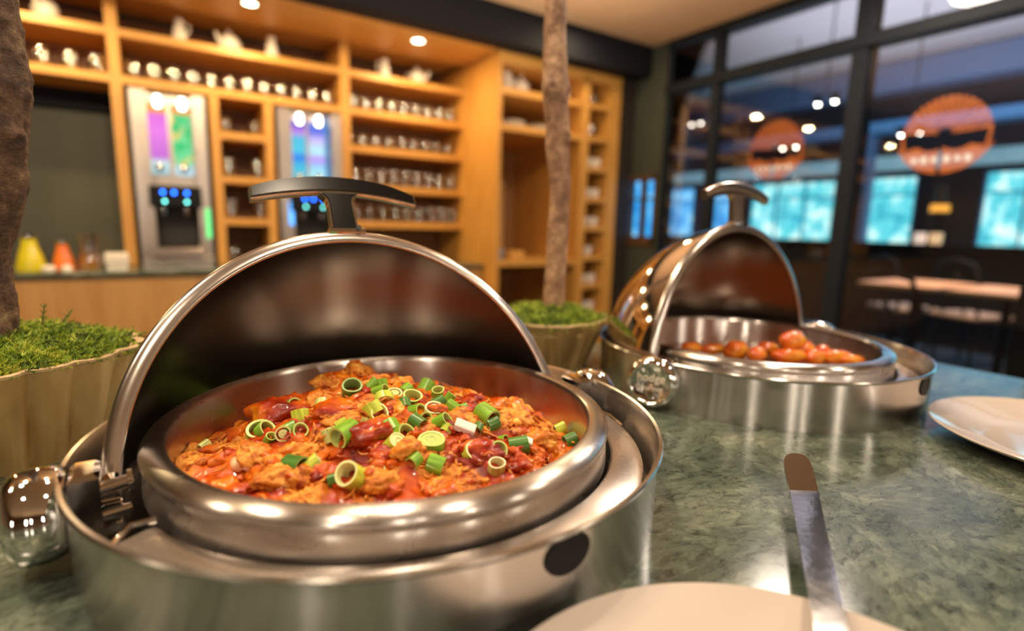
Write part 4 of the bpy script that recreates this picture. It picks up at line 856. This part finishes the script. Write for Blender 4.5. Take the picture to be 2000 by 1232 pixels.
# ------------------------------------------------------------------ food in the rear dish
M_chunk = mat('orange_roast_vegetable', (.75, .20, .02), .22, Coat_Weight=.6, Coat_Roughness=.08, Subsurface_Weight=.15, Subsurface_Scale=.01)
n = tex(M_chunk, 'ShaderNodeTexNoise', 28, Detail=3.0); lk(M_chunk, ramp(M_chunk, n.outputs['Fac'], [(.35, (.62, .06, .012)), (.5, (.80, .20, .02)), (.66, (.85, .38, .03))]), BS(M_chunk).inputs['Base Color'])
b = MB(); b.lathe([(0, .026), (.10, .025), (.1645, .022), (.165, .012)], 64, (.738, .471, 0)); tag(obj('vegetable_sauce', b, mat('orange_brown_sauce', (.30, .07, .01), .2, Coat_Weight=.5)), 'thin orange brown sauce covering the bottom of the rear pan', 'sauce', kind='stuff')
def chunk(px, py, L_, W_, H_, rz, label, z=.043):
    d = (-Bv)+Rv*((px-1000)/1050.5)-Uv*((py-616)/1050.5); P = Vector((0, 0, .221))+d*((z-.221)/d.z)
    b = MB(); vv = []; blob(b, vv, Vector((0, 0, 0)), (L_, W_, H_), Quaternion(), px*.01, .12, 0, True)
    o = obj('roasted_chunk', b, M_chunk, angle=180); o.location = P; o.rotation_euler = (0, 0, rz-PSI); tag(o, label, 'vegetable', 'roasted chunks in the rear pan')
chunk(1548, 664, .020, .015, .014, .3, 'largest glossy orange chunk, lying on top of the others in the rear pan', .064)
chunk(1437, 684, .019, .016, .015, .2, 'red orange domed chunk left of centre in the rear pan')
chunk(1543, 694, .026, .014, .011, .1, 'long red orange chunk directly below the topmost chunk')
chunk(1395, 681, .020, .012, .008, 0, 'flat orange piece with a yellow patch, second from left in rear pan', .040)
chunk(1350, 678, .016, .012, .008, 0, 'flat orange piece farthest left beside the lid rim', .040)
chunk(1478, 692, .015, .013, .011, .8, 'amber chunk right of the red domed chunk in rear pan')
chunk(1590, 697, .015, .014, .011, .4, 'amber yellow chunk between long red piece and right chunks')
chunk(1605, 688, .014, .012, .012, 1.2, 'dark amber chunk behind, right of the topmost chunk')
chunk(1632, 697, .022, .013, .011, -.3, 'orange chunk at right with a bright glint in rear pan')
chunk(1662, 702, .017, .010, .008, -.3, 'thin orange end piece farthest right in the rear pan')
chunk(1500, 680, .020, .014, .010, .4, 'brownish shaded chunk behind, left of the topmost chunk', .044)
chunk(1570, 682, .018, .013, .012, .4, 'ochre chunk directly under the topmost chunk', .050)

# ------------------------------------------------------------------ plates and serving tool
PP = [(0, .004), (.082, .004), (.095, .007), (.128, .0165), (.137, .0195), (.1395, .0205), (.1405, .0195), (.139, .0175), (.120, .010), (.090, .0015), (.084, 0), (.078, 0), (.077, .002), (0, .002)]
for (s, D, lb) in ((.797, .110, 'cream dinner plate on the marble at the right edge, in front of the rear dish'), (.113*cos(PSI)+.143*sin(PSI), -.113*sin(PSI)+.143*cos(PSI), 'cream dinner plate in the near foreground under the steel handle')):
    b = MB(); b.lathe(PP, 128); o = obj('dinner_plate', b, M_plate); o.location = (s, D, 0); tag(o, lb, 'plate', 'cream dinner plates')
def toF(x, y, z): return Vector((x*cos(PSI)+y*sin(PSI), -x*sin(PSI)+y*cos(PSI), z))
kt = thing('serving_knife', 'flat steel serving knife, rounded handle end raised over the near plate rim', 'cutlery', (0, 0, 0))
tip = toF(.2455, .437, .0345); cre = toF(.236, .401, .0185); rim = toF(.160, .234, .0285); end = toF(.128, .166, .0325)
side = toF(1, -.02, 0)
pth = []
def addp(P, hw, upv): pth.append((P, side, Vector(upv).normalized(), hw))
dt = (tip-cre).normalized(); upt = side.cross(dt).normalized()
if upt.z < 0: upt = -upt
for f_, hw in ((0, .0022), (.02, .0050), (.06, .0078), (.14, .0098), (.24, .0110), (.4, .0115), (.8, .0114)): addp(tip+(cre-tip)*f_, hw, upt)
dm = (cre-rim).normalized(); upm = side.cross(dm).normalized()
if upm.z < 0: upm = -upm
addp(cre+(tip-cre)*.06, .0113, upt*.8+upm*.2); addp(cre, .0113, (upt+upm)/2); addp(cre-(cre-rim)*.012, .0113, upt*.2+upm*.8)
for f_ in (.06, .3, .6, 1): addp(cre+(rim-cre)*f_, .0112-.0030*f_, upm)
addp(end, .0080, upm)
b = MB(); b.strip(pth, 0, .0022); obj('handle', b, steel('worn_mirror_steel', .10, col=(.68, .64, .62), scratch=.25), kt, angle=25)
bl = toF(.075, .05, .022); b = MB(); b.strip([(end, side, (0, 0, 1), .0110), (end+(bl-end)*.3, side, (0, 0, 1), .017), (end+(bl-end)*.8, side, (0, 0, 1), .016), (bl, side, (0, 0, 1), .004)], 0, .0012); obj('blade', b, M_satin, kt, angle=25)

# ------------------------------------------------------------------ potted trees
M_pot = mat('bronze_olive_glaze', (.36, .25, .11), .34, .35)
n = tex(M_pot, 'ShaderNodeTexNoise', 14, Detail=4.0, stretch=(1, 1, .4)); lk(M_pot, ramp(M_pot, n.outputs['Fac'], [(.3, (.26, .16, .055)), (.55, (.46, .31, .12)), (.75, (.64, .47, .22))]), BS(M_pot).inputs['Base Color']); bump(M_pot, n.outputs['Fac'], .15, .002)
M_potrim = mat('cut_rim_tan', (.50, .36, .20), .55)
M_bark = mat('bark', (.10, .055, .03), .7)
m = M_bark; n = tex(m, 'ShaderNodeTexNoise', 30, Detail=10.0, Roughness=.8, stretch=(1, 1, 1.5)); n2_ = tex(m, 'ShaderNodeTexNoise', 90, Detail=6.0, Roughness=.75, stretch=(1, 1, 1.6))
lk(m, ramp(m, n.outputs['Fac'], [(.36, (.012, .007, .005)), (.46, (.085, .038, .018)), (.56, (.17, .09, .045)), (.66, (.30, .24, .11))]), BS(m).inputs['Base Color']); bump(m, n2_.outputs['Fac'], 1.0, .006)
M_bark2 = mat('pale_bark', (.25, .15, .09), .65)
m = M_bark2; n = tex(m, 'ShaderNodeTexNoise', 40, Detail=8.0, Roughness=.7, stretch=(1, 1, .8)); lk(m, ramp(m, n.outputs['Fac'], [(.32, (.10, .045, .025)), (.48, (.26, .14, .08)), (.62, (.42, .26, .15)), (.75, (.55, .40, .26))]), BS(m).inputs['Base Color']); bump(m, n.outputs['Fac'], .6, .002)
M_moss = mat('moss', (.16, .26, .03), .6, Subsurface_Weight=.1, Subsurface_Scale=.003)
m = M_moss; n = tex(m, 'ShaderNodeTexNoise', 45, Detail=3.0); at = nd(m, 'ShaderNodeAttribute', attribute_name='tone')
ad = nd(m, 'ShaderNodeMath', operation='ADD'); lk(m, n.outputs['Fac'], ad.inputs[0]); lk(m, at.outputs['Fac'], ad.inputs[1])
lk(m, ramp(m, ad.outputs[0], [(.22, (.035, .06, .006)), (.45, (.18, .30, .02)), (.68, (.42, .52, .05)), (.9, (.65, .55, .12))]), BS(m).inputs['Base Color'])
def potted(cx, cy, Rt, Rb_, zt, trunk, rad, barkm, label, nfr, seed, knots, flutes, nlobes):
    rn = random.Random(seed)
    t = thing('potted_tree', label, 'plant', (cx, cy, 0))
    def R_at(a, f_):
        fl = sum(am*sin(k*a+ph) for k, ph, am in flutes); sh_ = abs(sin(a*nlobes/2+.9*sin(2*a+1)+.5*sin(5*a)+f_*.5))**.8
        return (Rb_+(Rt-Rb_)*f_**1.2)*(1+fl*(.4+.6*f_))+Rt*.10*(sh_-.5)*(.5+.5*sin(pi*min(1, f_*.8+.2)))
    def zr(a): return zt+.002*noise.noise(Vector((cos(a)*4, sin(a)*4, seed)))
    na, nz = 180, 16; vs = []
    for i in range(nz+1):
        f_ = i/nz
        for j in range(na): a = 2*pi*j/na; r = R_at(a, f_); vs.append((r*cos(a), r*sin(a), .0+f_*zr(a)))
    fs = [(i*na+j, i*na+(j+1) % na, (i+1)*na+(j+1) % na, (i+1)*na+j) for i in range(nz) for j in range(na)]+[tuple(range(na-1, -1, -1))]
    b = MB(); b.add(vs, fs)
    obj('pot', b, M_pot, t, angle=60)
    b = MB(); vs = []
    for k, (dr, dz) in enumerate(((0.0, -.0015), (0.0006, .0008), (-.004, .0016), (-.0075, .0005), (-.009, -.018))):
        for j in range(na): a = 2*pi*j/na; r = R_at(a, 1)+dr+.0006*noise.noise(Vector((a*14, k, seed))); vs.append((r*cos(a), r*sin(a), zr(a)+dz))
    b.add(vs, [(i*na+j, i*na+(j+1) % na, (i+1)*na+(j+1) % na, (i+1)*na+j) for i in range(4) for j in range(na)]); obj('pot_rim', b, M_potrim, t, angle=60)
    # moss cushion with fronds
    def mz(x, y):
        r = sqrt(x*x+y*y)/Rt; return zt-.006+.020*(1-min(1, r)**2.2)+.006*noise.noise(Vector((x*30, y*30, seed)))
    b = MB(); vs = [(0, 0, mz(0, 0))]; nr, nt2 = 14, 48
    for i in range(1, nr+1):
        for j in range(nt2):
            a = 2*pi*j/nt2; r = (R_at(a, 1)-.009)*i/nr; vs.append((r*cos(a), r*sin(a), mz(r*cos(a), r*sin(a))))
    fs = [(0, 1+j, 1+(j+1) % nt2) for j in range(nt2)]+[(1+i*nt2+j, 1+(i+1)*nt2+j, 1+(i+1)*nt2+(j+1) % nt2, 1+i*nt2+(j+1) % nt2) for i in range(nr-1) for j in range(nt2)]
    b.add(vs, fs); ton = [-.2]*len(vs)
    for k in range(nfr):
        a = rn.random()*2*pi; rmax = R_at(a, 1)-.004; r = rmax*sqrt(rn.random()); x, y = r*cos(a), r*sin(a); z = mz(x, y)
        th = rn.random()*2*pi; el = rn.uniform(.25, 1.2); Ls = rn.uniform(.008, .020)*(1 if Rt > .11 else .85)
        d0 = Vector((cos(th)*cos(el), sin(th)*cos(el), sin(el))); sd = d0.cross(Vector((0, 0, 1))).normalized()
        tn = rn.uniform(-.25, .22)+.15*noise.noise(Vector((x*12, y*12, 3)))
        P = Vector((x, y, z-.001)); n0 = len(b.v); nl = 6
        for q in range(nl):
            f0 = q/nl; f1 = (q+1)/nl
            p0 = P+d0*Ls*f0-Vector((0, 0, 1))*Ls*.35*f0*f0; p1 = P+d0*Ls*f1-Vector((0, 0, 1))*Ls*.35*f1*f1
            wd = .0021*(1-f0*.7)
            for sg in (-1, 1):
                tipp = p0+sd*sg*wd+d0*Ls*.22+Vector((0, 0, rn.uniform(-.0004, .0006)))
                i0 = len(b.v); b.v += [tuple(p0), tuple(p1), tuple(tipp)]; b.f.append((i0, i0+1, i0+2)); b.m.append(0)
        ton += [tn]*(len(b.v)-n0)
    mo = obj('moss', b, M_moss, t, angle=180, smooth=False); mo['kind'] = 'stuff'
    aa = mo.data.attributes.new('tone', 'FLOAT', 'POINT'); aa.data.foreach_set('value', ton)
    # taller sprigs
    if Rt > .11:
        msp = mat('moss_sprig_green', (.16, .20, .04), .5)
        for (x, y, hx, hy, hz) in ((.045, .03, .004, .0, .030), (.058, .035, .012, -.004, .024), (.108, .03, .012, .0, .004), (.02, .05, -.004, 0, .015)):
            b = MB(); z = mz(x, y); pts = [(x, y, z), (x+hx*.3, y+hy*.3, z+hz*.5), (x+hx, y+hy, z+hz)]; b.tube(pts, [.0012, .001, .0004], 6)
            for f_ in (.45, .65, .85):
                for sg in (-1, 1): b.tube([(x+hx*f_, y+hy*f_, z+hz*f_), (x+hx*f_+sg*.003, y+hy*f_, z+hz*f_+.004)], [.0008, .0003], 5)
            obj('moss_sprig', b, msp, t)
    # trunk
    nzz = 420; na = 110; vs = []; ztop = trunk[-1][2]; z0 = trunk[0][2]
    def interp(z):
        for (p, q), (ra, rb) in zip(zip(trunk, trunk[1:]), zip(rad, rad[1:])):
            if z <= q[2]: f_ = sm(0, 1, (z-p[2])/(q[2]-p[2])); return p[0]+(q[0]-p[0])*f_, p[1]+(q[1]-p[1])*f_, ra+(rb-ra)*f_
        return trunk[-1][0], trunk[-1][1], rad[-1]
    for i in range(nzz+1):
        z = z0+(ztop-z0)*i/nzz; x, y, r = interp(z)
        for j in range(na):
            a = 2*pi*j/na; p = Vector((cos(a), sin(a), z/ max(r, .01)*.4))
            rr2 = r*(1+.07*noise.noise(p*1.6)+.05*noise.noise(p*5)+.030*noise.noise(Vector((cos(a)*3, sin(a)*3, z*140)))+.03*noise.noise(Vector((cos(a)*9, sin(a)*9, z*70))))
            for (ka, kz, kr, kh) in knots:
                da = (a-ka+pi) % (2*pi)-pi; dd = ((da*r)**2+(z-kz)**2)/(kr*kr); rr2 += kh*exp(-dd)-kh*.7*exp(-dd*7)
            vs.append((x+rr2*cos(a), y+rr2*sin(a), z))
    b = MB(); b.add(vs, [(i*na+j, i*na+(j+1) % na, (i+1)*na+(j+1) % na, (i+1)*na+j) for i in range(nzz) for j in range(na)]+[tuple(nzz*na+j for j in range(na))]); obj('trunk', b, barkm, t, angle=180)
    return t
def off(dx, dy): v = toF(dx, dy, 0); return v.x, v.y
# front left tree
px, py = toF(-.502, .490, 0).x, toF(-.502, .490, 0).y
tr1 = [(*off(-.006, 0), .088), (*off(-.002, 0), .17), (*off(.016, 0), .26), (*off(.026, 0), .34), (*off(.026, .0), .44), (*off(.02, 0), .7), (*off(.03, .02), 1.28)]
potted(px, py, .122, .095, .091, tr1, [.036, .034, .039, .042, .040, .038, .03], M_bark, 'potted tree with dark knotty trunk and moss at the left edge', 9000, 1, [(-.55, .285, .011, .009)], [(1, .3, .02), (2, 1.1, .03), (5, 2, .015)], 17)
# tree in the middle
p2 = toF(.062, .874, 0)
tr2 = [(*off(.005, 0), .07), (*off(.008, 0), .2), (*off(.0095, 0), .27), (*off(.002, 0), .36), (*off(-.005, 0), .44), (*off(-.008, 0), .52), (*off(-.009, 0), .62), (*off(-.02, 0), 1.28)]
potted(p2.x, p2.y, .095, .060, .077, tr2, [.0175, .0165, .0155, .018, .0195, .0165, .0155, .013], M_bark2, 'potted tree with slim pale trunk and bright moss between the two dishes', 5000, 2, [(3.9, .43, .012, .006), (-.2, .435, .010, .005), (-1.2, .36, .010, .004)], [(2, .6, .03), (3, 1.9, .02), (5, 2, .01)], 18)
